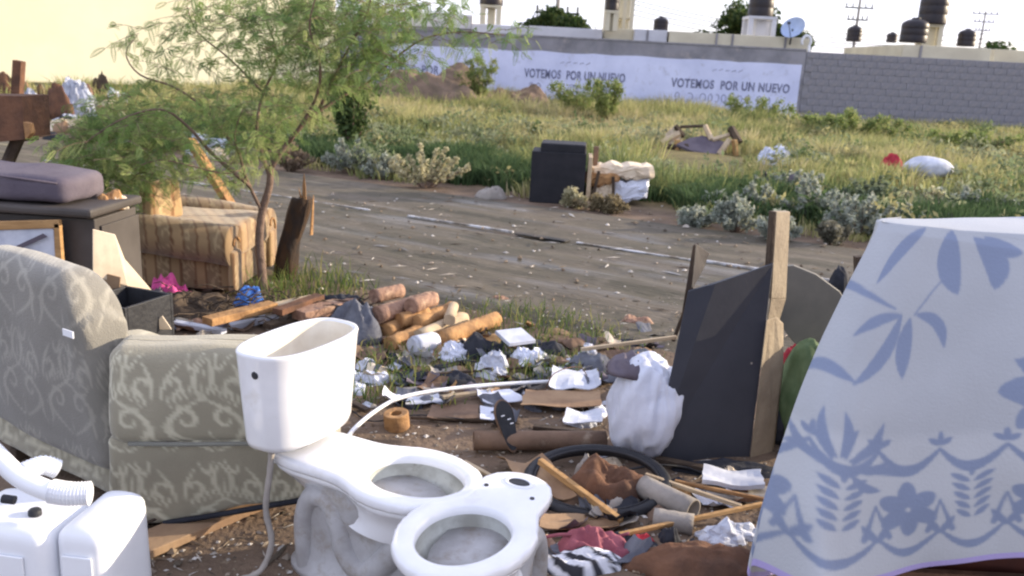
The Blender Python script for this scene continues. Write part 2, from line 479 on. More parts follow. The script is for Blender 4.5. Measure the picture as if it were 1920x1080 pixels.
# whitewash panel: uneven outline, a few millimetres of paint on the plaster
ptop = Y(1200, 106, WY).z
outline = []
for i in range(41):
    x = wx0+.4+(wxm-wx0-.5)*i/40
    outline.append((x-wc.x, ptop+.05*mn.noise(Vector((x*.9, 0, 0)))+.02*mn.noise(Vector((x*5, 0, 0)))-.0*i))
pl = outline+[(outline[-1][0], .0), (outline[0][0], .0)]
b = MB(); b.prism(pl, .012, Matrix(((1, 0, 0, 0), (0, 0, -1, -.002), (0, 1, 0, 0), (0, 0, 0, 1))))
b.build('whitewash', M['wall_paint'], wall)
# bare concrete block length
bx0 = wxm+.02; bw, bh = .44, .22
b = MB(); b.box(((bx0+wx1)/2-wc.x, .12, ztop/2-.1-.02), (wx1-bx0, .16, ztop+.15)); b.build('block_core', M['mortar'], wall)
blk_meshes = []
for q in range(6):
    bb = MB(); bb.box((0, 0, 0), (bw-.010, .165+.006*q/5, bh-.010)); ob = bb.build('block', M['block_grey'], wall, bevel=.004, seg=1); blk_meshes.append(ob)
first = True; cnt = 0
rows = int((ztop+.02)/bh)
vis_x1 = Y(1920, 100, WY).x+1.0
for r in range(rows+1):
    z = ztop-.11-r*bh
    if z < .1: continue
    x = bx0+bw/2+(r % 2)*bw/2
    while x < vis_x1:
        k = (r*7+int(x*10)*3) % 6
        if cnt < 6: o = blk_meshes[cnt]
        else:
            o = blk_meshes[k].copy(); COL.objects.link(o)
        cnt += 1
        dz = 0; o.location = (x-wc.x, .10+random.uniform(-.006, .008), z)
        x += bw
for k in range(cnt, 6): bpy.data.objects.remove(blk_meshes[k])
# top capping and plaster band
wbox('coping', wx0-3, wxm-.003, ztop+.002, ztop+.07, WY-.02, WY+.22, M['mortar'], .01)
# slogan
def slogan(px, pyb, parent, sc_=1.0, wid=4.05, words='VOTEMOS  POR UN NUEVO'):
    cu = bpy.data.curves.new('lettering', 'FONT'); cu.body = words
    cu.size = .40*sc_; cu.extrude = .004; cu.offset = .014; cu.space_character = 1.12
    o = bpy.data.objects.new('lettering', cu); COL.objects.link(o); cu.materials.append(M['lettering'])
    bpy.context.view_layer.update(); o.scale = (wid/o.dimensions.x, 1, 1)
    p = Y(px, pyb, WY); o.parent = parent
    o.location = (p.x-wc.x, -.020, p.z); o.rotation_euler = (math.pi/2, R(.2), 0)
    return o
def faint_row(px, pyb, width, seed):
    rnd = random.Random(seed); p = Y(px, pyb, WY); b = MB(); x = 0
    while x < width:
        w = rnd.uniform(.16, .26)
        if rnd.random() < .18: x += .15; continue
        n_ = 10; a0 = rnd.choice((0, .8, 3.9, 5.2)); sw = rnd.choice((6.28, 6.28, 4.6, 3.6))
        pts = [(x+w/2+math.cos(a0+sw*k/n_)*w*.42, 0, .13+math.sin(a0+sw*k/n_)*.13) for k in range(n_+1)]
        b.tube(pts, .016, 4); x += w+.06
    o = b.build('faint_lettering', M['lettering_faint'], wall); o.location = (p.x-wc.x, -.016, p.z); return o
for px_, py_ in ((983, 148), (1258, 166)):
    t_ = slogan(px_, py_-4, wall, wid=3.45 if px_ < 1200 else 4.05); faint_row(px_+6, py_+21, 3.2, px_)
slogan(702, 133, wall, wid=3.9); faint_row(708, 156, 3.0, 5)
# small faint emblem above the slogans
for px_ in (1045, 1330):
    p = Y(px_, 118 if px_ < 1200 else 132, WY); b = MB()
    for q in range(5):
        b.tube([(.1+q*.22, 0, .02*math.sin(q)), (.24+q*.22, 0, .05+.02*math.sin(q*2))], .014, 4)
    o = b.build('faint_lettering', M['lettering_faint'], wall); o.location = (p.x-wc.x, -.016, p.z)

# cream building on the left, its lit face running away from the camera
A_ = Vector((-21.5, 19.6, 0)); B_ = Vector((Y(640, 60, 30).x-.1, 29.6, 0))
bd = (B_-A_); BL = bd.length; bd.normalize(); bnorm = Vector((bd.y, -bd.x, 0))
bld = thing('cream_building', 'tall cream rendered building with blank sunlit side wall on the left', 'building', (A_.x, A_.y, 0), math.atan2(bd.y, bd.x))
b = MB(); b.box((BL/2, 3.0, 5.6), (BL, 6, 10.4)); b.build('wall', M['building_cream'], bld, bevel=.03)
b = MB(); b.box((BL/2, 3.1, .2), (BL-.6, 6, .4)); b.build('plinth', M['mortar'], bld)
b = MB(); b.box((BL/2, -.02, 3.55), (BL, .05, .05)); b.build('wall_band', M['building_cream'], bld)
b = MB(); b.box((BL-.16, 3.0, 10.9), (.3, 6.1, .2)); b.box((BL/2, .0, 10.9), (BL, .3, .2)); b.build('parapet', M['building_cream'], bld)

# houses behind the wall
def house(name, label, px0, px1, pytop, y, depth, m_, seams=(), sill=.06):
    p0 = Y(px0, pytop, y); p1 = Y(px1, pytop+(px1-px0)*math.tan(ROLL), y)
    zt = (p0.z+p1.z)/2; w = p1.x-p0.x; cx = (p0.x+p1.x)/2
    t = thing(name, label, 'house', (cx, y+depth/2, 0), group='flat roofed houses behind the wall')
    b = MB(); b.box((0, 0, (zt-.5)/2), (w-.1, depth-.1, zt-.5)); b.build('wall', m_, t)
    th = .14
    b = MB()
    b.box((0, -depth/2+th/2, zt-.25), (w, th, .5)); b.box((0, depth/2-th/2, zt-.25), (w, th, .5))
    b.box((-w/2+th/2, 0, zt-.25), (th, depth-2*th, .496)); b.box((w/2-th/2, 0, zt-.25), (th, depth-2*th, .496))
    b.build('parapet', m_, t, bevel=.02)
    for s_ in seams:
        p = Y(s_, pytop, y); b = MB(); b.box((p.x-cx, -depth/2-.02, zt-.26), (.07, .06, .5)); b.build('seam', M['mortar'], t)
    b = MB(); b.box((0, -depth/2-.04, zt-.53), (w+.04, .1, .06)); b.build('ledge', M['mortar'], t)
    return t, zt
hA, zA = house('flat_roof_house', 'pale bluish flat roofed house seen through the tree crown', 690, 885, 18, 33.5, 6, M['stucco_pale'])
hA2, _ = house('flat_roof_house', 'low whitish house with sloping light roof slab beside the leaves', 885, 990, 44, 33, 5, M['stucco_pale'])
hB, zB = house('flat_roof_house', 'long low pale lilac flat roofed house left of the cream tower', 992, 1130, 48, 32.5, 6, M['stucco_pale'])
hB2, zB2 = house('flat_roof_house', 'low pale house right under the small round black tank', 1190, 1252, 54, 32.6, 6, M['stucco_pale'], seams=(1215,))
hC, zC = house('flat_roof_house', 'cream flat roofed house under the satellite dish with panelled parapet', 1256, 1520, 58, 32.5, 6, M['stucco_cream'], seams=(1345, 1375, 1475))
hD, zD = house('flat_roof_house', 'cream flat roofed house behind the bare block wall under the tall tank', 1695, 1860, 83, 32.5, 6, M['stucco_cream'], seams=(1728,))
hE, zE = house('flat_roof_house', 'low grey house at the far right end of the wall', 1866, 2100, 92, 36, 6, M['stucco_cream'])
# cream roof tower with arches
p = Y(1136, 52, 32.8); q = Y(1188, 52, 32.8); zt = Y(1160, -30, 32.8).z; w = q.x-p.x
tw = thing('roof_tower', 'cream stair tower with narrow arched openings on the roofs', 'tower', ((p.x+q.x)/2, 33.6, p.z-.9))
b = MB(); b.box((0, 0, .45), (w+.1, 1.5, .9)); b.build('wall', M['stucco_cream'], tw, bevel=.02)
hz = zt-p.z+.9
for xx in (-w/2+.08, -.12, w*.14, w/2-.08):
    for yy in (-.65, .65): b = MB(); b.box((xx, yy, .9+(hz-.9)/2), (.13, .13, hz-.9)); b.build('pillar', M['stucco_cream'], tw)
for c_, s_ in (((0, 0, hz+.06), (w+.15, 1.6, .12)), ((0, 0, 1.28), (w-.1, 1.2, .08))): b = MB(); b.box(c_, s_); b.build('slab', M['stucco_cream'], tw, bevel=.02)

def water_tank(label, px, pyb, y, rpx, hpx, stand=None):
    s_ = y/F
    r = rpx*s_; h = hpx*s_; p = Y(px, pyb, y)
    t = thing('water_tank', label, 'water tank', (p.x, y, p.z), group='black rooftop water tanks')
    prof = [(0, .0), (.98, 0), (1, .04), (1, .26), (.985, .28), (.985, .30), (1, .32), (1, .52), (.985, .54), (.985, .56), (1, .58), (1, .74), (.9, .83), (.6, .92), (.32, .96)]
    n_ = 24; rings = [[(r*a*math.cos(2*math.pi*k/n_), r*a*math.sin(2*math.pi*k/n_), h*z) for k in range(n_)] for a, z in prof[1:]]
    b = MB(); b.loft(rings); b.build('tank_body', M['tank_black'], t, smooth=True)
    b = MB(); b.loft([[(r*.30*a*math.cos(2*math.pi*k/16), r*.30*a*math.sin(2*math.pi*k/16), h*z) for k in range(16)] for a, z in ((1.1, .95), (1.1, 1.0), (.9, 1.02))]); b.build('lid', M['tank_black'], t, smooth=True)
    if stand:
        wpx, hp, m_ = stand; w = wpx*s_; hh = hp*s_
        b = MB(); b.box((0, 0, -.05), (w, w, .1))
        b.build('stand_top', m_, t, bevel=.01)
        for i in (-1, 1):
            for j in (-1, 1): b = MB(); b.box((i*(w/2-.1), j*(w/2-.1), -.1-hh/2), (.17, .17, hh)); b.build('stand_leg', m_, t)
        b = MB(); b.box((.02, .1, -.1-hh/2), (w*.35, w*.6, hh)); b.build('stand_core', m_, t)
    return t
water_tank('black water tank on an open cream stand left of the far trees', 921, 10, 33.5, 21, 48, (38, 34, M['stucco_cream']))
water_tank('slim black tank beside the cream roof tower', 1147, 20, 32.3, 12, 44, (24, 30, M['stucco_cream']))
water_tank('small round black tank on the low pale roof', 1238, 60, 33, 13, 26)
water_tank('black tank on a white block stand before the dark tree', 1425, 32, 33.5, 22, 52, (50, 30, M['stucco_pale']))
water_tank('tallest black water tank on a cream column at the right', 1746, 46, 33.8, 24, 56, (34, 42, M['stucco_cream']))
water_tank('squat black tank just left of the tallest tank', 1711, 80, 32.9, 23, 42)
water_tank('black domed tank on the cream roof right of the tallest tank', 1810, 87, 33.5, 15, 30)
water_tank('tiny black tank above the bare block wall, left one', 1600, 78, 35, 13, 28)
water_tank('tiniest black tank above the bare block wall, right one', 1671, 80, 37, 9, 18)
# satellite dish
p = Y(1488, 54, 32.2)
ds = thing('satellite_dish', 'pale blue satellite dish on the cream house roof', 'satellite dish', (p.x, 32.2, p.z), 0)
def dishp(u, v):
    a = 2*math.pi*u; r_ = .43*v; return Vector((r_*math.cos(a), -.22*(1-v*v)*-1 - .1, r_*math.sin(a)))
Mx = Matrix.Rotation(R(-38), 4, 'Z') @ Matrix.Rotation(R(-32), 4, 'X')
b = MB(); V, Fc = grid(dishp, 28, 8, True); b.add(V, Fc, Mx)
V2 = [v+Vector((0, .02, 0)) for v in V]; b.add(V2, [tuple(reversed(f)) for f in Fc], Mx); b.build('dish', M['dish_blue'], ds, smooth=True, fix=False)
b = MB(); b.tube([(0, .12, 0), (0, .2, -.55)], .03, 6); b.build('mast', M['metal_dark'], ds)
b = MB(); b.tube([Mx @ Vector((0, .1, -.4)), Mx @ Vector((0, -.5, -.15))], .015, 5); b.box(Mx @ Vector((0, -.52, -.13)), (.09, .1, .09)); b.build('feed_arm', M['metal_dark'], ds)
p = Y(1512, 78, 32.1)
rg = thing('vent_pipe', 'small white pipe ring beside the satellite dish', 'pipe', (p.x, 32.1, p.z))
b = MB(); b.tube([(.16*math.cos(a), 0, .2*math.sin(a)) for a in np.linspace(-.6, 3.8, 14)], .05, 8); b.build('pipe_bend', M['white_plastic'], rg, smooth=True)
b = MB(); b.tube([(.13, 0, -.11), (.13, 0, -.5)], .05, 8); b.build('pipe_leg', M['white_plastic'], rg, smooth=True)

# power poles and wires far off
def pylon(px, pyt, y, label):
    p = Y(px, 90, y); zt = Y(px, pyt, y).z
    t = thing('power_pole', label, 'power pole', (p.x, y, 0), group='power poles on the skyline')
    b = MB(); b.tube([(0, 0, 0), (0, 0, zt)], [.22, .12], 8); b.build('pole', M['concrete'], t)
    for k, w in ((.4, 1.9), (1.5, 1.5), (2.7, 1.1)):
        b = MB(); b.box((0, 0, zt-k), (w*2, .14, .14)); b.build('crossarm', M['metal_dark'], t)
        for xx in (-w*.9, -w*.45, w*.45, w*.9): b = MB(); b.tube([(xx, 0, zt-k+.07), (xx, 0, zt-k+.45)], .07, 6); b.build('insulator', M['metal_dark'], t)
    return t
pylon(1600, -14, 95, 'distant power pole with three crossarms above the block wall')
pylon(1836, 20, 130, 'thin distant power pole right of the tallest tank')
pylon(1041, -20, 60, 'pale pole standing before the left far trees')
wires = MB()
for k, (za, zb) in enumerate(((12, 40), (20, 50), (30, 58), (40, 66))):
    a = Y(1180, za-14, 90); c = Y(1990, zb+10, 90)
    pts = [a.lerp(c, i/24)+Vector((0, 0, -2.0*(1-(2*i/24-1)**2))) for i in range(25)]
    pts = [p_ - pts[0] for p_ in pts]
    off = a
    wires.tube([p_+a for p_ in pts], .035, 4)
tag(wires.build('power_line', M['metal_dark']), 'thin sagging power lines crossing the pale sky', 'power line')

# ------------------------------------------------------------------ foliage makers
def leaf_cloud(centers, radii, n, size, cols, squash=.8, seed=0, shell=.5):
    "n leaf triangles/quads spread in ellipsoids; returns (n,4,3) quads and tint"
    r_ = np.random.default_rng(seed)
    k = r_.integers(0, len(centers), n)
    d = r_.normal(size=(n, 3)); d /= np.linalg.norm(d, axis=1)[:, None]
    rad = (shell+(1-shell)*r_.random(n))[:, None]
    pos = np.asarray(centers)[k]+d*rad*np.asarray(radii)[k]
    a = r_.normal(size=(n, 3)); a /= np.linalg.norm(a, axis=1)[:, None]
    b_ = np.cross(a, r_.normal(size=(n, 3))); b_ /= np.linalg.norm(b_, axis=1)[:, None]
    s_ = (size*(.6+.8*r_.random(n)))[:, None]
    Q = np.stack([pos-a*s_, pos-b_*s_*.45, pos+a*s_, pos+b_*s_*.45], 1)
    cols = np.asarray(cols); c = cols[r_.integers(0, len(cols), n)]*(.75+.5*r_.random(n))[:, None]
    return Q, c

def far_tree(px0, px1, pyt, y, label, seed, pyb=90):
    p0, p1 = Y(px0, pyb, y), Y(px1, pyb, y); zt = Y((px0+px1)/2, pyt, y).z
    w = p1.x-p0.x; cx = (p0.x+p1.x)/2
    t = thing('shade_tree', label, 'tree', (cx, y, 0), group='trees behind the houses')
    r_ = np.random.default_rng(seed); C, Rr = [], []
    for k in range(26):
        u = r_.uniform(-1, 1); h = 1-abs(u)**1.7*.75
        C.append((u*w*.45, r_.uniform(-1, 1)*1.5, zt*.42+(zt*.58-.5)*h*r_.uniform(.55, 1)-.2)); s_ = r_.uniform(.45, .95); Rr.append((s_, s_, s_*.75))
    Q, c = leaf_cloud(C, Rr, 9000, .13, [(.05, .085, .025), (.035, .065, .02), (.09, .12, .035)], seed=seed)
    quads_mesh('crown', Q, M['leaf'], c, parent=t)
    b = MB(); b.tube([(0, 0, 0), (.1, 0, zt*.35), (0, .1, zt*.6)], [.22, .17, .1], 8)
    for k in range(6): b.tube([(.05, 0, zt*.35), C[k*3]], [.1, .03], 5)
    b.build('trunk', M['bark'], t, smooth=True)
    return t
far_tree(945, 1135, -4, 44, 'dark green tree behind the long pale house', 3)
far_tree(1285, 1525, -14, 42, 'broad dark tree behind the satellite dish house', 5)
far_tree(1850, 1905, 62, 40, 'small dark bush tree at the right end of the roofs', 6, 100)

# ------------------------------------------------------------------ field grass
def blades(pos, hgt, wid, lean, cols, seed=0, parts=2):
    "bent two-part blades: pos (n,3), hgt (n,), lean (n,2)"
    n_ = len(pos); r_ = np.random.default_rng(seed)
    a = r_.uniform(0, 2*math.pi, n_); d = np.c_[np.cos(a), np.sin(a), np.zeros(n_)]*wid[:, None]
    L = np.c_[lean, np.zeros(n_)]
    mid = pos+np.c_[lean*.35*hgt[:, None], hgt*.6]
    tip = pos+np.c_[lean*hgt[:, None], hgt*(1-.25*np.linalg.norm(lean, axis=1))]
    V = np.stack([pos-d, pos+d, mid+d*.75, mid-d*.75, tip], 1)
    base = np.arange(n_)*5
    loops = np.stack([base, base+1, base+2, base+3, base+3, base+2, base+4], 1).ravel()
    starts = np.stack([np.arange(n_)*7, np.arange(n_)*7+4], 1).ravel()
    return V.reshape(-1, 3), loops, starts, np.repeat(cols, 5, axis=0)

GREEN = np.array([(.16, .21, .09), (.21, .26, .10), (.31, .33, .13), (.42, .41, .18), (.50, .46, .23), (.52, .46, .28)])
def field(seed, ntuft, per, region, hfun, palette, name, label=None, widr=(.004, .008)):
    r_ = np.random.default_rng(seed); Ps, Hs, Ls, Cs = [], [], [], []
    for k in range(ntuft):
        x, y = region(r_)
        if x is None: continue
        h, den, ci = hfun(x, y, r_)
        if h <= 0: continue
        m_ = int(per*den)
        if m_ < 1: continue
        rad = .10+.25*h
        an = r_.uniform(0, 6.28, m_); rr = rad*np.sqrt(r_.random(m_))
        px_, py_ = x+rr*np.cos(an), y+rr*np.sin(an)
        z0 = gh(x, y)-.02
        Ps.append(np.c_[px_, py_, np.full(m_, z0)])
        Hs.append(h*r_.uniform(.5, 1.1, m_))
        Ls.append(np.c_[np.cos(an), np.sin(an)]*r_.uniform(.05, .7, m_)[:, None]+r_.normal(0, .12, (m_, 2)))
        col = palette[np.clip(ci+r_.integers(-1, 2, m_), 0, len(palette)-1)]*r_.uniform(.75, 1.25, m_)[:, None]
        Cs.append(col)
    Ps, Hs, Ls, Cs = map(np.concatenate, (Ps, Hs, Ls, Cs))
    V, lo, st, tn_ = blades(Ps, Hs, r_.uniform(*widr, len(Ps))*(1+Ps[:, 1]*.05), Ls, Cs, seed)
    return np_mesh(name, V, lo, st, M['grass'], tn_)

CLEAR = [(P(1315, 305), 1.3), (P(1315, 330), .8), (P(1170, 395), .8), (P(1732, 362), .45), (P(1450, 330), .35), (P(1668, 348), .35)]
def reg_field(r_):
    y = 8.0+22*r_.random()**.75; x = r_.uniform(-.62, .66)*y*1.02
    t = road_t(x, y)
    if t < 2.1+.5*mn.noise(Vector((x*.7, y*.7, 0))): return None, None
    for c_, r0 in CLEAR:
        if math.hypot(x-c_.x, (y-c_.y)*.8) < r0: return None, None
    return x, y
def h_field(x, y, r_):
    t = road_t(x, y)
    if x < -.44*y and r_.random() < .8: return 0, 0, 0
    if mn.noise(Vector((x*.55, y*.9, 21))) > .30 and r_.random() < .85: return 0, 0, 0
    nz_ = mn.noise(Vector((x*.33, y*.33, 4))); n2 = mn.noise(Vector((x*1.1, y*1.1, 9)))
    h = .34+.30*nz_+.22*n2
    if t < 3.6: h *= .6
    h += max(0, y-19)*(.045 if x < 5 else .045-.04*min(1, (x-5)/5))
    ci = int(round(3.0+3.2*mn.noise(Vector((x*.22, y*.45, 12)))+1.2*n2))
    if t < 6.0 and t > 2.4: ci = min(ci, 2)-int(t < 4.8)  # darker greens put the near band's shade into the blades
    return max(.08, h), 1.0, int(np.clip(ci, 0, 5))
o = field(11, 6200, 30, reg_field, h_field, GREEN, 'grass')
tag(o, kind='stuff')
# tall feathery weeds near the wall and in the field
def weed_plume(px, py, y, w, h, label, cols, seed, n_=1500, size=.04, name='tall_weed'):
    p = Y(px, py, y)
    t = thing(name, label, 'weed', (p.x, y, gh(p.x, y)), group='tall weeds in the field')
    r_ = np.random.default_rng(seed); b = MB(); C, Rr = [], []
    for k in range(16):
        a = r_.uniform(0, 6.28); l_ = r_.uniform(.2, 1)
        tip = Vector((math.cos(a)*w*.5*l_, math.sin(a)*w*.35*l_, h*r_.uniform(.6, 1)))
        mid = tip*.5+Vector((0, 0, .08))
        b.tube([(tip.x*.1, tip.y*.1, 0), mid, tip], [.012, .008, .003], 4)
        for q in (.45, .7, .95): C.append(tuple(tip*q)); Rr.append((.16, .16, .18))
    b.build('stems', M['bark'], t)
    Q, c = leaf_cloud(C, Rr, n_*2, size, cols, seed=seed, shell=.1); quads_mesh('foliage', Q, M['leaf'], c, parent=t)
    return t
WC = [(.24, .30, .10), (.17, .24, .08), (.33, .35, .14)]
weed_plume(895, 190, 26, 1.3, 1.6, 'tall feathery weed in front of the earth mound', WC, 1)
weed_plume(1085, 190, 25, 1.8, 1.15, 'feathery weed under the first full slogan, left one', WC, 2)
weed_plume(1135, 190, 24, 1.6, 1.35, 'taller feathery weed hiding the end of the first slogan', WC, 3, 2000)
weed_plume(1420, 210, 26, 2.2, .8, 'low feathery weed under the second slogan', WC, 4)
weed_plume(1600, 220, 22, 3.4, .85, 'largest feathery weed clump before the bare block wall', WC, 5, 3500)
weed_plume(1545, 215, 23, 1.9, .65, 'smaller weed beside the largest weed clump', WC, 6)
weed_plume(1840, 240, 20, 2.6, .5, 'weed clump before the far right wall end', WC, 7, 2000)
weed_plume(660, 240, 14, .9, 1.3, 'slender weed standing behind the pale shrubs near the tree', [(.10, .15, .05), (.07, .11, .04)], 8)

# silver-grey shrubs by the road
SG = [(.40, .43, .37), (.32, .36, .31), (.50, .52, .43), (.25, .29, .24)]
def silver_shrub(px, py, wpx, hpx, label, seed, cols=SG, n_=1500):
    p = P(px, py); s_ = p.y/F; w, h = wpx*s_*1.3, hpx*s_*1.05; n_ = int(n_*1.7)
    t = thing('silver_shrub', label, 'shrub', (p.x, p.y, gh(p.x, p.y)), group='silvery shrubs along the road')
    r_ = np.random.default_rng(seed); C, Rr = [], []; b = MB()
    for k in range(20):
        a = r_.uniform(0, 6.28); l_ = math.sqrt(r_.random())
        tip = Vector((math.cos(a)*w*.5*l_, math.sin(a)*w*.35*l_, h*(1-.55*l_*l_)*r_.uniform(.7, 1.05)))
        b.tube([(tip.x*.15, tip.y*.15, 0), tip*.55, tip], [.008, .006, .003], 4)
        for q in (.4, .62, .82, .98): C.append(tuple(tip*q)); Rr.append((.045, .045, .055))
    b.build('stems', M['bark'], t)
    Q, c = leaf_cloud(C, Rr, n_, .026, cols, seed=seed, shell=.15); quads_mesh('foliage', Q, M['leaf'], c, parent=t)
    return t
YS = [(.50, .47, .30), (.40, .38, .24), (.60, .56, .38)]
sh = [(655, 325, 80, 60, 'pale grey shrub nearest the leaning tree trunk', SG), (800, 352, 130, 75, 'yellowish pale shrub, biggest left of the black armchair', YS),
      (715, 335, 60, 45, 'small grey shrub between the two left pale shrubs', SG), (545, 322, 70, 55, 'brownish dry shrub behind the tree trunk', [(.24, .18, .13), (.30, .24, .17)]),
      (1072, 390, 36, 36, 'small pale plant at the foot of the black armchair', YS), (1130, 398, 90, 30, 'low dry plant before the torn stuffing', [(.24, .20, .12), (.30, .25, .15)]),
      (1380, 435, 80, 70, 'silvery shrub left of the tall table leg', SG), (1455, 455, 70, 60, 'silvery shrub directly behind the tall table leg', SG),
      (1530, 420, 110, 90, 'greyish shrub right of the tall table leg', SG), (1610, 445, 120, 80, 'silvery shrub near the top left corner of the tablecloth', SG),
      (1560, 460, 60, 45, 'small dull shrub below the bigger silvery ones', [(.16, .16, .12), (.24, .23, .18)]), (1720, 410, 90, 55, 'yellow green shrub just above the tablecloth top', YS),
      (1800, 415, 110, 55, 'silvery shrub above the middle of the tablecloth', SG), (1885, 425, 90, 50, 'silvery shrub above the right of the tablecloth', SG),
      (1300, 425, 60, 35, 'low silvery plant beside the road, left of the others', SG), (1640, 400, 110, 60, 'dull green shrub behind the silvery row', [(.15, .19, .12), (.2, .24, .16)]),
      (1345, 400, 70, 40, 'low green grey shrub right of the torn sofa seat', SG), (1420, 400, 80, 50, 'pale shrub under the round black pot', SG), (1760, 440, 90, 40, 'low silvery plant hugging the tablecloth top edge', SG), (1690, 440, 80, 55, 'dense silvery shrub above the tablecloth corner', SG),
      (1480, 375, 110, 55, 'faded shrub below the grey rubbish in the field', SG)]
for k, (a_, b_, w_, h_, lb, cl) in enumerate(sh): silver_shrub(a_, b_, w_, h_, lb, 30+k, cl)

# dense creeping band at the field's near edge, its shade painted as dark green
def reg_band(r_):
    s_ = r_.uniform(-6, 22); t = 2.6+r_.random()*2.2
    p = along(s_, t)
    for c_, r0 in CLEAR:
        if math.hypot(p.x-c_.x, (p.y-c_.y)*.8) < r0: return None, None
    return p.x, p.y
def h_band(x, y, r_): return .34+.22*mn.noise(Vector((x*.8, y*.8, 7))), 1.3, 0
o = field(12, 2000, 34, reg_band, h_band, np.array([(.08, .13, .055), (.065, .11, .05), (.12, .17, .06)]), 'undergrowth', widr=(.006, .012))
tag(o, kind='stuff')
# broad leaved weeds mixed through the field
r_ = np.random.default_rng(91); Cw, Rw, Kw = [], [], []
pal_w = np.array([(.15, .21, .09), (.22, .27, .14), (.30, .33, .20), (.36, .34, .17), (.11, .17, .07)])
Qa, Ca = [], []
for k in range(900):
    x, y = reg_field(r_)
    if x is None or x < -.44*y: continue
    h = .22+.35*r_.random()**2; g0 = gh(x, y)
    ci = int(np.clip(2.2+2.6*mn.noise(Vector((x*.5, y*.5, 31)))+r_.normal(0, .7), 0, 4))
    Q, c = leaf_cloud([(x, y, g0+h*.5)], [(.16+h*.5, .16+h*.4, h*.55)], 110, .026+.0012*y, [tuple(pal_w[ci]), tuple(pal_w[ci]*.8)], seed=1000+k, shell=.1)
    Qa.append(Q); Ca.append(c)
o = quads_mesh('low_weeds', np.concatenate(Qa), M['leaf'], np.concatenate(Ca)); tag(o, kind='stuff')
# near weeds and tufts among the rubbish
spots = [(560, 535, .35, 60, .24), (600, 545, .3, 50, .2), (640, 552, .3, 35, .15), (535, 560, .2, 40, .2), (950, 600, .35, 60, .12), (1010, 612, .35, 70, .13), (1070, 620, .3, 60, .12), (1120, 640, .3, 50, .1),
         (900, 590, .3, 30, .1), (700, 715, .22, 60, .13), (740, 680, .25, 60, .12), (790, 690, .25, 45, .1), (960, 695, .25, 80, .12), (1020, 690, .25, 80, .11), (1060, 700, .2, 50, .1), (860, 680, .2, 40, .1),
         (480, 545, .2, 40, .12), (790, 735, .25, 25, .08), (680, 745, .12, 30, .1), (1000, 655, .2, 40, .1), (1210, 690, .2, 20, .1)]
Ps, Hs, Ls, Cs = [], [], [], []
for (a_, b_, r0, n_, h_) in spots:
    c = P(a_, b_); n_ = int(n_*2.2)
    an = rng.uniform(0, 6.28, n_); rr = r0*np.sqrt(rng.random(n_))*1.1
    Ps.append(np.c_[c.x+rr*np.cos(an), c.y+rr*np.sin(an), np.full(n_, gh(c.x, c.y)-.01)])
    Hs.append(h_*rng.uniform(.4, 1.1, n_)); Ls.append(rng.normal(0, .45, (n_, 2)))
    Cs.append(np.array([(.12, .19, .05), (.20, .25, .07), (.34, .32, .12), (.08, .13, .035)])[rng.integers(0, 4, n_)]*rng.uniform(.8, 1.2, n_)[:, None])
Ps, Hs, Ls, Cs = map(np.concatenate, (Ps, Hs, Ls, Cs))
V, lo, st, tn_ = blades(Ps, Hs, rng.uniform(.002, .0045, len(Ps)), Ls, Cs, 5)
tag(np_mesh('weeds', V, lo, st, M['grass'], tn_), kind='stuff')

# loose stones, twigs and bits on the soil
def litter():
    T, C = [], []
    r_ = np.random.default_rng(21)
    cols = np.array([(.30, .25, .20), (.18, .13, .09), (.42, .38, .33), (.10, .08, .06), (.55, .52, .48), (.22, .17, .12)])
    n_ = 5200
    for k in range(n_):
        if k < 3600: a_, b_ = r_.uniform(200, 1500), r_.uniform(560, 1080)
        else: a_, b_ = r_.uniform(0, 1900), r_.uniform(360, 640)
        p = P(a_, b_); z = max(gh(p.x, p.y), .024 if -2.7 < road_t(p.x, p.y) < 1.9 else -1)
        s_ = r_.uniform(.003, .011)*(1 if b_ > 560 else 2.0)
        if r_.random() < .06: s_ *= 2
        c = cols[r_.integers(0, 6)]*r_.uniform(.7, 1.2)
        sc3 = np.array((r_.uniform(.7, 1.6), r_.uniform(.6, 1.2), r_.uniform(.4, .9)))*s_
        if r_.random() < .25: sc3 = np.array((s_*4, s_*.5, s_*.4))
        an = r_.uniform(0, 6.28); ca, sa = math.cos(an), math.sin(an)
        v = np.array([(1, 0, 0), (0, 1, 0), (-1, 0, 0), (0, -1, 0), (.1, .1, 1), (0, 0, -.5)])*sc3
        v = np.c_[v[:, 0]*ca-v[:, 1]*sa, v[:, 0]*sa+v[:, 1]*ca, v[:, 2]]+np.array((p.x, p.y, z+s_*.25))
        for f in ((0, 1, 4), (1, 2, 4), (2, 3, 4), (3, 0, 4), (1, 0, 5), (2, 1, 5), (3, 2, 5), (0, 3, 5)): T.append(v[list(f)]); C.append(c)
    return tag(tris_mesh('gravel', np.array(T), M['tint_matte'], np.array(C)), kind='stuff')
litter()

# ------------------------------------------------------------------ the leaning mesquite tree
tb = P(496, 553)
TY = tb.y
tree = thing('mesquite_tree', 'slender leaning tree with feathery green leaves beside the striped armchair', 'tree', (tb.x, tb.y, 0))
def tp(px, py, dy=0.0): return Y(px, py, TY+dy)-Vector((tb.x, tb.y, 0))
def smooth(pts, k=4):
    out = []
    P_ = [pts[0]]+list(pts)+[pts[-1]]
    for i in range(1, len(P_)-2):
        for q in range(k):
            t = q/k; a, b_, c, d = P_[i-1], P_[i], P_[i+1], P_[i+2]
            out.append(.5*((2*b_)+(c-a)*t+(2*a-5*b_+4*c-d)*t*t+(3*b_-a-3*c+d)*t**3))
    return out+[pts[-1]]
b = MB()
trunk = smooth([Vector((0, 0, -.05)), tp(490, 500), tp(486, 450), tp(492, 395), tp(505, 350), tp(507, 312)])
b.tube(trunk, list(np.linspace(.032, .021, len(trunk))), 10)
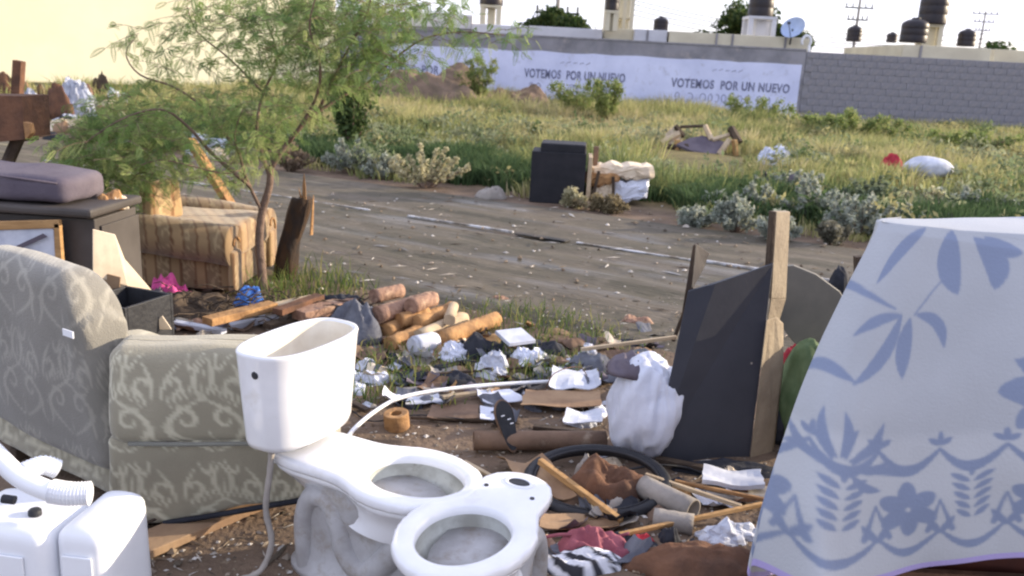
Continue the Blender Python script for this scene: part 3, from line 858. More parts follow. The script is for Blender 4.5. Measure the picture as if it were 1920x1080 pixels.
b.build('trunk', M['bark'], tree, smooth=True)
limbs = [([(507, 316, 0), (540, 268, .05), (580, 222, .1), (640, 182, .2), (700, 150, .35), (770, 110, .5)], .021),
         ([(598, 206, .12), (628, 140, 0), (660, 80, -.1), (690, 20, -.2), (700, -40, -.3)], .012),
         ([(540, 270, .05), (590, 190, -.1), (600, 120, -.3), (580, 50, -.4), (600, -30, -.5)], .012),
         ([(492, 398, 0), (465, 342, -.1), (452, 300, -.15), (440, 255, -.2), (455, 205, -.25)], .013),
         ([(470, 350, -.1), (400, 290, -.2), (350, 235, -.3), (300, 205, -.35), (225, 225, -.4), (150, 275, -.4)], .013),
         ([(505, 330, 0), (482, 250, .1), (492, 180, .2), (520, 110, .25), (500, 40, .3), (480, -30, .3)], .013),
         ([(450, 290, -.15), (395, 215, .1), (330, 165, .2), (262, 140, .2), (236, 100, .2), (258, 66, .2)], .010),
         ([(500, 180, .2), (430, 110, .3), (370, 60, .35), (350, 10, .4)], .008),
         ([(690, 155, .3), (780, 80, .3), (860, 60, .3), (945, 66, .35)], .009),
         ([(520, 110, .25), (560, 60, .0), (640, 30, -.1)], .008),
         ([(465, 345, 0), (450, 320, -.1), (415, 325, -.2), (300, 300, -.4), (230, 330, -.45)], .007)]
for pts, r0 in limbs:
    b = MB(); q = smooth([tp(*p) for p in pts]); b.tube(q, list(np.linspace(r0, .003, len(q))), 7)
    b.build('branch', M['bark'], tree, smooth=True)
clusters = [(235, 215, 75, 45, 60), (180, 270, 80, 45, 75), (150, 320, 55, 30, 40), (240, 330, 70, 40, 55), (300, 260, 70, 50, 60), (360, 205, 60, 40, 18), (420, 190, 60, 45, 12), (215, 370, 40, 20, 18),
            (450, 60, 60, 60, 44), (480, 130, 60, 50, 34), (540, 40, 80, 50, 80), (620, 60, 80, 60, 80), (700, 50, 70, 55, 75), (770, 30, 70, 40, 34), (600, 130, 80, 45, 60), (680, 130, 70, 40, 50),
            (760, 100, 60, 35, 20), (850, 75, 50, 28, 10), (925, 66, 35, 16, 10), (520, 200, 60, 35, 35), (450, 240, 60, 40, 40), (470, 290, 45, 30, 22), (380, 110, 45, 40, 9), (300, 120, 50, 30, 12),
            (255, 75, 18, 30, 7), (360, 45, 40, 20, 10), (400, 0, 50, 30, 22), (640, 0, 120, 30, 70), (820, 10, 60, 25, 22), (430, 340, 40, 25, 9), (560, 230, 30, 20, 6), (345, 320, 40, 30, 10), (330, 60, 35, 25, 5)]
Qs, Cc = [], []
tw = MB(); r_ = np.random.default_rng(77)
GC = np.array([(.25, .34, .11), (.19, .29, .09), (.34, .40, .15), (.14, .23, .08)])
for (cx, cy, rx, ry, n_) in clusters:
    for k in range(int(n_*(1.6 if cx < 380 and cy > 210 else 1.0))):
        a = r_.uniform(0, 6.28); q = math.sqrt(r_.random())
        px_, py_ = cx+rx*q*math.cos(a), cy+ry*q*math.sin(a); dy = r_.normal(0, .28)
        o_ = np.array(tp(px_, py_, dy))
        d = r_.normal(size=3); d[2] = abs(d[2])*.4-.25; d /= np.linalg.norm(d)
        L = r_.uniform(.12, .24); pts = []
        for j in range(4): pts.append(o_+d*L*j/3+np.array((0, 0, -.05*(j/3)**2)))
        tw.tube(pts, [.0022, .0018, .0014, .001], 3, cap=False)
        col = GC[r_.integers(0, 4)]*r_.uniform(.8, 1.25)
        for j in range(5):
            base = o_+d*L*(j+.6)/5+np.array((0, 0, -.05*((j+.6)/5)**2))
            fd = r_.normal(size=3)+d*.6; fd[2] -= .5; fd /= np.linalg.norm(fd)
            side = np.cross(fd, r_.normal(size=3)); side /= np.linalg.norm(side)
            Lf = r_.uniform(.06, .11); m_ = 10
            t = (np.arange(m_)+.5)/m_
            ctr = base+np.outer(t, fd)*Lf+np.outer(t*t, (0, 0, -.02))
            for sg in (-1, 1):
                tipv = (side*sg+fd*.5); tipv /= np.linalg.norm(tipv)
                ll = .020*np.sin(np.clip(t*.9+.1, 0, 1)*math.pi)[:, None]+.004
                w_ = np.cross(tipv, np.cross(fd, side)); w_ = fd*.0033
                Q = np.stack([ctr-w_*.4, ctr+tipv*ll*.5-w_, ctr+tipv*ll, ctr+tipv*ll*.5+w_], 1)
                Qs.append(Q); Cc.append(np.tile(col, (m_, 1))*r_.uniform(.85, 1.15, (m_, 1)))
fo = quads_mesh('foliage', np.concatenate(Qs), M['leaf'], np.concatenate(Cc), parent=tree); fo['kind'] = 'stuff'
o = tw.build('twigs', M['bark'], tree, fix=False); o['kind'] = 'stuff'

# charred stump
p = P(532, 520)
st_ = thing('charred_post', 'charred broken tree stump with splintered top beside the armchair', 'stump', (p.x, p.y, 0))
def lp(px, py, dy=0): return Y(px, py, p.y+dy)-Vector((p.x, p.y, 0))
b = MB(); pts = smooth([Vector((0, 0, -.05)), lp(540, 470), lp(553, 420), lp(566, 372)], 5)
rings = []
n_ = 20
for i, q in enumerate(pts):
    r0 = .085-.012*i/len(pts)
    rings.append([q+Vector((math.cos(2*math.pi*k/n_), math.sin(2*math.pi*k/n_), 0))*r0*(1+.16*mn.noise(Vector((math.cos(2*math.pi*k/n_)*2, math.sin(2*math.pi*k/n_)*2, q.z*5))))+Vector((0, 0, (.05*mn.noise(Vector((k*.9, 3, 1))) if i == len(pts)-1 else 0))) for k in range(n_)])
b.loft(rings); b.build('stump_body', M['char'], st_, smooth=True)
for (x0, y0, x1, y1, r0) in ((571, 375, 570, 326, .016), (584, 440, 588, 366, .024), (566, 378, 560, 352, .012)):
    b = MB(); b.tube([lp(x0, y0, -.04), lp((x0+x1)/2, (y0+y1)/2, -.04), lp(x1, y1, -.04)], [r0, r0*.8, r0*.15], 5, squash=.5)
    b.build('splinter', M['wood_orange'], st_)

# ------------------------------------------------------------------ woven damask pattern (print only)
dm = Print(.30, .40, 700)
def mir(fn):
    for sg in (1, -1):
        fn(lambda x: .15+sg*x)
def motif(X):
    def st(pts, w): dm.stroke([(X(x), y) for x, y in pts], w)
    t = np.linspace(0, 1, 20)
    # big S scroll each side of the axis
    st([(.01+.11*math.sin(k*math.pi)*1.0, .02+.20*k) for k in t], [.004, .011, .004])
    a = 1.2+t*5.0
    st([(.065+(.045-.036*k)*math.cos(q), .145+(.045-.036*k)*math.sin(q)) for k, q in zip(t, a)], [.009, .004])
    a = -1.8-t*4.6
    st([(.10+(.036-.03*k)*math.cos(q), .275+(.036-.03*k)*math.sin(q)) for k, q in zip(t, a)], [.009, .004])
    st([(.0+.03*math.sin(k*3.1), .22+.15*k) for k in t], [.004, .010, .003])
    st([(.135-.05*k*k, .22+.13*k) for k in t], [.003, .009, .002])
    st([(.02+.05*k, .38-.05*math.sin(k*3.1)) for k in t], [.003, .008, .002])
    st([(.14-.02*math.sin(k*3.1), .02+.10*k) for k in t], [.002, .007, .002])
    for q in range(5):
        x0, y0 = .03+.018*q, .235-.01*q
        st([(x0, y0), (x0+.012, y0+.022), (x0+.014, y0+.04)], [.002, .006, .001])
mir(motif)
dm.stroke([(.15, .03), (.15, .10)], [.002, .012, .002]); dm.stroke([(.15, .25), (.15, .33)], [.003, .014, .002])
dm.blur(2)
def damask_tint(V, c0, c1, strength=1.0):
    A = np.array([tuple(v) for v in V])
    s_ = A[:, 1]-A[:, 0]; z = A[:, 2]
    a = dm.at((s_+.12+.010*np.sin(z*9))/.95, (z+.10)/.95)
    nz_ = np.array([.5+.5*mn.noise(Vector((x*4, y*4, zz*4))) for x, y, zz in A])
    return tint2(np.clip(a*strength*(.65+.6*nz_), 0, 1), c0, c1)

# ------------------------------------------------------------------ green damask armchair (seen from behind)
c0 = P(258, 1003); c1 = P(530, 872); dirv = (c1-c0); LS = dirv.length; dirv.normalize()
arm = thing('damask_armchair', 'grey green damask armchair seen from behind, next to the toilet tank', 'armchair', (c0.x, c0.y, 0), math.atan2(dirv.y, dirv.x))
DG, DL = (.31, .285, .21), (.56, .53, .40)  # weave lightened to paint light onto the chair's side
DG_SHADE, DL_SHADE = (.215, .205, .178), (.325, .31, .265)  # same weave, darker and greyer, paints the shaded back
def soft(V_, seed, a=.012, f=4):
    return [v+Vector((mn.noise(v*f+Vector((seed, 0, 0))), mn.noise(v*f+Vector((0, seed, 0))), mn.noise(v*f+Vector((0, 0, seed)))))*a for v in V_]
CW = .92
def back_def(w):
    u, v, z = w
    # arched top: falls away toward both side edges
    for e in (v, CW-v):
        if e < .19 and z > .30:
            k = (1-e/.19); z = z-(z-.30)*(1-math.sqrt(max(0, 1-k*k)))*.5
    v = v+(.075+.10*min(1, z/.6))*(1-v/CW)
    lean = -.04*max(0, z-.25)/.6
    bulge = .03*math.sin(min(1, max(0, v/CW))*math.pi)*math.sin(min(1, max(0, z/.86))*math.pi)
    side = (0.03*(z/.86)) if v < .2 else 0
    return Vector((u+lean+(-bulge if u < .12 else bulge), v-side*.5, z))
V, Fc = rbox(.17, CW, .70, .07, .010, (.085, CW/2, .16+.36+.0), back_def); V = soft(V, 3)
b = MB(); b.add(V, Fc); b.build('backrest', M['fabric_print'], arm, smooth=True, tint=damask_tint(V, DG_SHADE, DL_SHADE, 1.0))
SW = -R(51)          # the near arm splays outward
LA = .66
def arm_def(w):
    u, v, z = w
    return Vector((u, v+.012*math.sin((z-.3)/.3*math.pi)*(-1 if v < .1 else 1), z+.010*math.sin(u*5)*(z > .5)-.012*(u/.6)*(z > .5)))
V, Fc = rbox(LA+.02, .21, .335, .050, .010, (-.06+(LA+.02)/2, .105, .490), arm_def); V = soft(V, 5)
b = MB(); b.add(V, Fc); o = b.build('armrest', M['fabric_print'], arm, smooth=True, tint=damask_tint(V, DG, DL)); o.rotation_euler = (0, 0, SW); o.location = (.0, .015, 0)
def skirt_def(w):
    u, v, z = w
    k = max(0, 1-z/.30)
    return Vector((u, v+.02*math.sin(u*6)*k, z+k*(.11*max(0, u-.10)/.5+.010*math.sin(u*23))))
V, Fc = rbox(LA+.09, .20, .325, .022, .010, ((LA+.09)/2-.075, .108, .178), skirt_def); V = soft(V, 8)
b = MB(); b.add(V, Fc); o = b.build('skirt_panel', M['fabric_print'], arm, smooth=True, tint=damask_tint(V, DG, DL)); o.rotation_euler = (0, 0, SW); o.location = (.0, .015, 0)
b = MB(); b.tube(smooth([Vector(q) for q in ((.08, .02, .03), (.25, .015, .06), (.4, .02, .085), (.60, .02, .12))]), .010, 6); o = b.build('dark_skirt_strip', M['dark_cloth'], arm, smooth=True); o.rotation_euler = (0, 0, SW)  # dark strip along the bottom edge of the skirt
V, Fc = rbox(.42, .20, .30, .045, .02, (.23, CW-.10, .44)); V = soft(V, 6)
b = MB(); b.add(V, Fc); b.build('armrest', M['fabric_print'], arm, smooth=True, tint=damask_tint(V, DG, DL))
V, Fc = rbox(.55, CW-.16, .27, .03, .02, (.30, CW/2+.07, .20)); V = soft(V, 8)
b = MB(); b.add(V, Fc); b.build('base', M['fabric_print'], arm, smooth=True, tint=damask_tint(V, DG, DL))
V, Fc = rbox(.40, CW-.42, .14, .05, .03, (.34, CW/2, .40)); V = soft(V, 9)
b = MB(); b.add(V, Fc); b.build('seat_cushion', M['fabric_print'], arm, smooth=True, tint=damask_tint(V, DG, DL))
b = MB(); b.tube([(.0, -.004, .332), (.2, -.008, .330), (.4, -.010, .332), (LA-.03, -.006, .335)], .007, 6); o = b.build('piping', M['fabric_print'], arm, smooth=True, tint=np.ones((4*6, 4))*[.2, .2, .17, 1]); o.rotation_euler = (0, 0, SW); o.location = (0, .015, 0)
for (u, v) in ((.10, .14), (.5, .16), (.08, CW-.06), (.5, CW-.06)):
    b = MB(); b.box((u, v, .02), (.05, .05, .05)); b.build('leg', M['wood_dark'], arm, bevel=.006)
b = MB(); b.add([(0, 0, 0), (.055, 0, 0), (.055, 0, .022), (0, 0, .022), (0, .004, 0), (.055, .004, 0), (.055, .004, .022), (0, .004, .022)], [(0, 1, 2, 3), (4, 7, 6, 5), (0, 4, 5, 1), (2, 6, 7, 3), (1, 5, 6, 2), (0, 3, 7, 4)])
o = b.build('care_label', M['white_plastic'], arm); o.location = (-.105, .16, .70); o.rotation_euler = (0, 0, R(-90))
# dark strip and plank at the chair's foot
p = P(385, 985)
pk = thing('fallen_plank', 'brown plank lying on the soil along the damask armchair base', 'plank', (p.x, p.y, gh(p.x, p.y)), math.atan2(dirv.y, dirv.x)-.12)
b = MB(); b.box((0, 0, .018), (.62, .13, .03)); b.build('board', M['cardboard'], pk, bevel=.004)
b = MB(); b.tube([(-.3, .09, .035), (0, .085, .05), (.3, .09, .03)], .006, 5); b.build('split_edge', M['wood_dark'], pk)

# ------------------------------------------------------------------ toilets
def ell(cx, af, ab, bb, z, n=56):
    return [Vector((cx+(af if math.cos(t) > 0 else ab)*math.cos(t), bb*math.sin(t), z)) for t in (2*math.pi*k/n for k in range(n))]
def keyhole(af, ab, bb, tx, tr, z, n=56, grow=0.0, k=.05):
    "oval rim plus a rounded tongue reaching back to -tx"
    out = []
    def sd(x, y):
        a_ = af if x > 0 else ab
        d1 = (math.hypot(x/a_, y/bb)-1)*min(a_, bb)
        xx = min(max(x, -tx+tr), 0); d2 = math.hypot(x-xx, y)-tr
        h = max(0, k-abs(d1-d2))/k
        return min(d1, d2)-h*h*k*.25-grow
    for i in range(n):
        t = 2*math.pi*i/n; lo, hi = 0.0, .7
        r_s = .7
        while r_s > .02 and sd(r_s*math.cos(t), r_s*math.sin(t)) > 0: r_s -= .004
        out.append(Vector((r_s*math.cos(t), r_s*math.sin(t), z)))
    # smooth the stepping
    return out
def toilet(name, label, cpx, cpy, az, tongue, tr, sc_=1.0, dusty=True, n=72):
    c = P(cpx, cpy, .40*sc_)
    t = thing(name, label, 'toilet', (c.x, c.y, 0), az)
    K = lambda g, z: [q*1.0 for q in keyhole(.235*sc_, .205*sc_, .182*sc_, tongue, tr, z*sc_, n, g)]
    b = MB()
    low = ell(-.03, .17, .20, .125, .225*sc_, n)
    rings = [low, [low[i].lerp(K(-.05, .26)[i], .40) for i in range(n)], [low[i].lerp(K(-.05, .29)[i], .70) for i in range(n)], [low[i].lerp(K(-.04, .315)[i], .88) for i in range(n)], K(-.022, .335), K(-.008, .352), K(-.012, .356), K(-.012, .360), K(0.0, .364), K(.004, .372), K(.004, .388), K(.0, .396), K(-.009, .400)]
    inner = [ell(.015, .172, .150, .128, .399*sc_, n), ell(.015, .163, .142, .120, .393*sc_, n), ell(.015, .161, .140, .118, .372*sc_, n), ell(.015, .168, .146, .124, .352*sc_, n),
             ell(.01, .160, .14, .118, .32*sc_, n), ell(0, .13, .12, .095, .27*sc_, n), ell(-.02, .09, .09, .07, .235*sc_, n), ell(-.03, .05, .05, .04, .222*sc_, n)]
    for r_i in rings:
        for q in r_i: pass
    b.loft(rings+inner[:3], False, False)
    o = b.build('bowl_rim', M['porcelain'], t, smooth=True)
    b = MB(); b.loft([inner[2]]+inner[3:], False, True); b.build('bowl_inside', M['inside_dirty'], t, smooth=True)
    # pedestal
    def foot(a, b_, cx, z, e=3.2):
        return [Vector((cx+a*math.copysign(abs(math.cos(q))**(2/e), math.cos(q)), b_*math.copysign(abs(math.sin(q))**(2/e), math.sin(q)), z)) for q in (2*math.pi*k/n for k in range(n))]
    b = MB()
    back = -max(.20, tongue-.16)
    cxb = -.14 if tongue > .45 else -.10; L0 = .275 if tongue > .45 else .235
    rr = [foot(L0, .128, cxb, 0), foot(L0, .128, cxb, .022), foot(L0-.012, .112, cxb, .035), foot(L0-.02, .098, cxb, .08), foot(L0-.02, .094, cxb, .15), foot(L0-.015, .098, cxb, .21), foot(L0-.03, .105, cxb+.02, .27), foot(L0-.04, .10, cxb+.01, .33)]
    b.loft(rr, True, True)
    pm = M['porcelain_dusty_shaded'] if dusty else M['porcelain']
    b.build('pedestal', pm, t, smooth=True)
    for sg in (-1, 1):
        b = MB(); pts = smooth([Vector(q) for q in ((.04, sg*.072, .24), (-.03, sg*.076, .13), (-.10, sg*.078, .075), (-.165, sg*.078, .12), (-.19, sg*.078, .20), (-.235, sg*.077, .275), (-.30, sg*.075, .27), (-.335, sg*.074, .19), (-.335, sg*.074, .08), (-.33, sg*.074, .02))], 5)
        if tongue < .45: pts = [q+Vector((.05, 0, 0)) for q in pts]
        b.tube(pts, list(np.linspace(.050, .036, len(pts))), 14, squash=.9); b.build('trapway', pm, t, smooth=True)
    for sg in (-1, 1):
        b = MB(); b.loft([[Vector((.0+r0*math.cos(q), sg*.1+r0*math.sin(q), z)) for q in (2*math.pi*k/10 for k in range(10))] for r0, z in ((.016, .02), (.016, .05), (.010, .06))]); b.build('bolt_cap', M['metal_dark'], t, smooth=True)
    return t
dT = P(770, 885, .40)-P(572, 826, .40)
T1 = toilet('toilet', 'white toilet with open lidless tank and dusty, shade-darkened pedestal beside the damask armchair', 768, 886, math.atan2(dT.y, dT.x), .50, .125)
b = MB(); n_ = 64
def tank_ring(w, d, z, e=3.0, cx=-.422):
    # flat back, bowed front
    out = []
    for k in range(n_):
        q = 2*math.pi*k/n_; x = math.copysign(abs(math.cos(q))**(2/e), math.cos(q)); y = math.copysign(abs(math.sin(q))**(2/2.6), math.sin(q))
        out.append(Vector((cx+x*(d/2)*(1.12 if x > 0 else .9), y*w/2, z)))
    return out
out_ = [tank_ring(.33, .16, .432), tank_ring(.375, .195, .440), tank_ring(.388, .205, .46), tank_ring(.41, .215, .58), tank_ring(.435, .232, .735), tank_ring(.439, .236, .744), tank_ring(.433, .230, .750)]
inn = [tank_ring(.413, .210, .750), tank_ring(.407, .204, .743), tank_ring(.395, .192, .68), tank_ring(.38, .178, .62), tank_ring(.30, .12, .612)]
b.loft(out_+inn[:2], True, False)
# the tank is turned with the bowl
tk = b.build('tank', M['porcelain'], T1, smooth=True)
b = MB(); b.loft(inn[1:], False, True); b.build('tank_inside', M['tank_inside'], T1, smooth=True)
# dark plug painting the shade of the lever hole, on the camera end
b = MB(); b.loft([[Vector((r0*math.cos(q), 0, r0*math.sin(q))) for q in (2*math.pi*k/14 for k in range(14))] for r0 in (.014, .0139)])
hb = MB(); hb.loft([[Vector((-.40+r0*math.cos(q), y_, .69+r0*math.sin(q))) for q in (2*math.pi*k/14 for k in range(14))] for r0, y_ in ((.012, -.19), (.012, -.2145), (.009, -.2165))])
hb.build('lever_hole_dark_plug', M['rubber'], T1)
b = MB(); b.loft([tank_ring(.16, .09, .36), tank_ring(.16, .09, .434)]); b.build('tank_gasket', M['rubber'], T1)
b = MB(); pts = smooth([Vector(q) for q in ((-.42, -.13, .41), (-.42, -.14, .34), (-.43, -.15, .22), (-.40, -.16, .12), (-.42, -.19, .03), (-.46, -.24, .012))])
b.tube(pts, [.009 + .0015*(k % 2) for k in range(len(pts))], 8); b.build('supply_hose', M['concrete'], T1, smooth=True)
dT2 = P(870, 998, .40)-P(952, 925, .40)
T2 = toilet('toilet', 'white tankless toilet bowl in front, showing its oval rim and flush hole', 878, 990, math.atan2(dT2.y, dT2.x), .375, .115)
b = MB(); b.loft([[Vector((-.30+r0*.65*math.cos(q), r0*math.sin(q), z)) for q in (2*math.pi*k/24 for k in range(24))] for r0, z in ((.050, .398), (.047, .4035), (.037, .404), (.034, .4015))], True, False); b.build('flush_hole_rim', M['porcelain'], T2, smooth=True)
b = MB(); b.loft([[Vector((-.30+r0*.65*math.cos(q), r0*math.sin(q), z)) for q in (2*math.pi*k/24 for k in range(24))] for r0, z in ((.034, .4005), (.033, .4017))]); b.build('flush_hole_dark_disc', M['rubber'], T2)  # dark disc paints the shade inside the flush opening
for sg in (-1, 1):
    b = MB(); b.loft([[Vector((-.235+.007*math.cos(q), sg*.075+.007*math.sin(q), z)) for q in (2*math.pi*k/10 for k in range(10))] for z in (.399, .4025)]); b.build('seat_bolt_dark_disc', M['metal_dark'], T2)  # small dark discs stand for shaded bolt openings

# ------------------------------------------------------------------ white containers and corrugated hose
def jerry(label, px, py, y, w, d, h, rz, cap=None):
    p = Y(px, py, y); t = thing('plastic_container', label, 'container', (p.x, p.y, 0), rz)
    V, Fc = rbox(w, d, h, .035, .02, (0, 0, h/2), lambda q: Vector((q.x*(1-.05*q.z/h), q.y*(1-.05*q.z/h), q.z+.012*(1-(abs(q.x)/(w/2))**2)*(q.z > h*.6))))
    b = MB(); b.add(V, Fc); b.build('container_body', M['white_plastic'], t, smooth=True)
    b = MB(); b.box((0, -d/2-.001, h*.5), (w*.6, .006, h*.62)); b.build('front_panel', M['white_plastic'], t, bevel=.003)
    if cap:
        b = MB(); b.loft([[Vector((cap[0]+r0*math.cos(q), cap[1]+r0*math.sin(q), z)) for q in (2*math.pi*k/16 for k in range(16))] for r0, z in ((.017, h-.01), (.017, h+.022), (.013, h+.026))]); b.build('cap', M['rubber'], t, smooth=True)
    return t
JZ = Y(150, 965, 2.1).z
jerry('larger white plastic container at the bottom left corner with black cap', 45, 1000, 2.12, .30, .24, JZ-.005, R(-8), (.065, -.03))
jerry('narrow white plastic container right beside the larger one', 196, 1000, 2.14, .145, .26, JZ-.01, R(-6))
hs = thing('corrugated_hose', 'white corrugated plastic drain hose lying across the white containers', 'hose', (Y(60, 920, 2.08).x, 2.08, JZ))
def hp(px, py, y=2.08): return Y(px, py, y)-hs.location
b = MB(); pts = smooth([hp(-60, 800, 2.16), hp(-10, 850, 2.12), hp(35, 893, 2.08), hp(85, 918, 2.06), hp(130, 926, 2.06)], 12)
b.tube(pts, .027, 14); b.build('smooth_pipe', M['white_plastic'], hs, smooth=True)
b = MB(); pts = smooth([hp(96, 921, 2.06), hp(130, 926, 2.06), hp(170, 925, 2.07)], 14)
b.tube(pts, [.029+.004*(k % 2) for k in range(len(pts))], 16); b.build('ribbed_end', M['white_plastic'], hs)
b = MB(); pts = smooth([hp(45, 885, 2.10), hp(80, 872, 2.14), hp(108, 880, 2.16)], 12)
b.tube(pts, [.024+.0035*(k % 2) for k in range(len(pts))], 14); b.build('ribbed_branch', M['white_plastic'], hs)
b = MB(); b.tube([hp(5, 935, 2.03), hp(28, 938, 2.03)], .012, 10); b.build('black_clip', M['rubber'], hs)

# ------------------------------------------------------------------ striped armchair
def stripe_tint(V, k=1.0):
    A = np.array([tuple(v) for v in V]); s_ = A[:, 0]+A[:, 1]*.6
    ph = (s_/.17) % 1.0
    col = np.tile(np.array((.23, .155, .085)), (len(A), 1))
    band = (ph > .52)
    col[band] = (.31, .205, .105)
    edge = (np.abs(ph-.52) < .045) | (np.abs(ph-.97) < .045)
    col[edge] = (.15, .075, .035)
    fl = dm.at(s_*1.3, A[:, 2]*1.3); col += np.where(~band, fl, 0)[:, None]*np.array((.14, .12, .07))
    out = np.ones((len(A), 4)); out[:, :3] = col*k  # k lightens the weave to paint sunlight on front and cushion
    return out
pA, pB = P(206, 547), P(440, 556)
d_ = (pB-pA); LL = d_.length; d_.normalize()
sa = thing('striped_armchair', 'golden brown striped armchair with rolled arms behind the rubbish', 'armchair', (pA.x, pA.y, 0), math.atan2(d_.y, d_.x)-R(5))
# local x runs toward the chair's front, local y away from the camera
ZT = Y(430, 425, pB.y).z
W_ = .92
for yy in (.09, W_-.09):
    rr_ = .135
    b = MB(); V, Fc = rbox(LL-.02, .15, ZT-rr_*1.2, .02, .012, (LL/2, yy+(.06 if yy < .5 else -.06), (ZT-rr_)/2+.02)); V = soft(V, 4, .008); b.add(V, Fc)
    b.build('arm_side', M['fabric_print'], sa, smooth=True, tint=stripe_tint(V))
    V, Fc = grid(lambda u, v: Vector((LL*v+.0, yy+rr_*(1.05-.03*math.sin(v*9))*math.cos(2*math.pi*u)*1.05, ZT-rr_+rr_*math.sin(2*math.pi*u)+.08*(1-v))), 40, 60, True)
    nV = len(V); V = V+[Vector((0, yy, ZT-rr_+.03)), Vector((LL, yy, ZT-rr_))]
    Fc += [(i, (i+1) % 40, nV) for i in range(40)]+[(59*40+i, 59*40+(i+1) % 40, nV+1) for i in range(40)]
    V = soft(V, 6, .008); b = MB(); b.add(V, Fc); b.build('rolled_arm', M['fabric_print'], sa, smooth=True, tint=stripe_tint(V))
    # scrolled front facing
    b = MB(); pts = [(LL+.005, yy+(rr_*.9-.010*k)*math.cos(.4*k-1.2), ZT-rr_+(rr_*.9-.010*k)*math.sin(.4*k-1.2)) for k in range(11)]
    b.tube(pts, .008, 6); b.build('arm_scroll', M['wood_orange'], sa, smooth=True)
    b = MB(); V, Fc = rbox(.05, .16, ZT-.2, .02, .02, (LL, yy, (ZT-.2)/2+.04)); b.add(V, Fc); b.build('arm_front', M['fabric_print'], sa, smooth=True, tint=stripe_tint(V, 1.15))
V, Fc = rbox(LL-.15, W_-.3, .22, .06, .02, (LL/2+.1, W_/2, .36)); V = soft(V, 2); b = MB(); b.add(V, Fc); b.build('seat_cushion', M['fabric_print'], sa, smooth=True, tint=stripe_tint(V, 1.2))
V, Fc = rbox(LL-.05, W_-.24, .26, .02, .03, (LL/2, W_/2, .15)); b = MB(); b.add(V, Fc); b.build('base', M['fabric_print'], sa, smooth=True, tint=stripe_tint(V))
V, Fc = rbox(.2, W_-.22, ZT-.02, .07, .02, (.08, W_/2, ZT*.5+.03)); V = soft(V, 12); b = MB(); b.add(V, Fc); b.build('backrest', M['fabric_print'], sa, smooth=True, tint=stripe_tint(V))
pc = Y(300, 360, pA.y+.2)
cu_ = thing('upright_cushion', 'upright cushion in painted sunlit orange standing on top of the striped armchair', 'cushion', (pc.x, pc.y, ZT-.02), R(-25))
V, Fc = rbox(.12, .30, .26, .03, .015, (0, 0, .15), lambda q: Vector((q.x*(1-.3*q.z/.22*0), q.y*(1-.12*q.z/.2), q.z))); V = soft(V, 21, .015)
b = MB(); b.add(V, Fc); b.build('cushion_body', M['fabric_print'], cu_, smooth=True, tint=stripe_tint(V, 1.5))

# ------------------------------------------------------------------ crumpled soft things, bags, sheets
def lump(name, label, cat, px, py, w, d, h, m_, rz=0.0, seed=0, z=0.0, n=26, rough_=.35, group=None, ridged=True):
    "a crumpled heap of cloth, plastic or paper resting on what is below"
    p = P(px, py, z); base = (gh(p.x, p.y) if z == 0 else z)
    V, Fc = [], []
    r0 = Vector((seed*3.1, seed*1.7, seed*.9))
    rings = 14
    V.append(None)
    for i in range(1, rings+1):
        q = i/rings
        for k in range(n*2):
            a = 2*math.pi*k/(n*2)
            ro = 1+.35*mn.noise(Vector((math.cos(a)*1.6, math.sin(a)*1.6, seed)))
            x, y = math.cos(a)*q*ro, math.sin(a)*q*ro
            f0 = 1.6*mn.noise(Vector((x*1.2+3, y*1.2, 5))+r0); f1 = mn.noise(Vector((x*2.6, y*1.6, 0))+r0); f2 = mn.noise(Vector((x*5, y*5, 3))+r0)
            fold = (1-abs(f1)*2)*.6+(1-abs(f2)*2)*.4 if ridged else .5+f1
            zz = (h*.72 if m_ is M['paper_white'] and h < .2 else h)*(max(0, 1-q**4))*(.62+.38*f0+.30*(1-abs(f1)*2.2)+.12*(1-abs(f2)*2))
            V.append(Vector((x*w/2, y*d/2, max(0, zz) if i < rings else -.01)))
    V[0] = sum(V[1:1+n*2], Vector())/(n*2)
    m2 = n*2
    for k in range(m2): Fc.append((0, 1+k, 1+(k+1) % m2))
    for i in range(rings-1):
        for k in range(m2):
            a, c = 1+i*m2+k, 1+i*m2+(k+1) % m2
            Fc.append((a, a+m2, c+m2, c))
    Fc.append(tuple(reversed(range(1+(rings-1)*m2, 1+rings*m2))))
    crisp = m_ in (M['paper_white'], M['paper_cream'], M['bag_plastic'])
    if crisp:
        V = [q+Vector((mn.noise(q*38), mn.noise(q*38+Vector((9, 0, 0))), max(0, mn.noise(q*30+Vector((0, 9, 0)))))) * min(w, h*2)*.10 for q in V]
    b = MB(); b.add(V, Fc)
    o = b.build(name, m_, smooth=not crisp); o.location = (p.x, p.y, base-.004); o.rotation_euler = (0, 0, rz)
    return tag(o, label, cat, group)

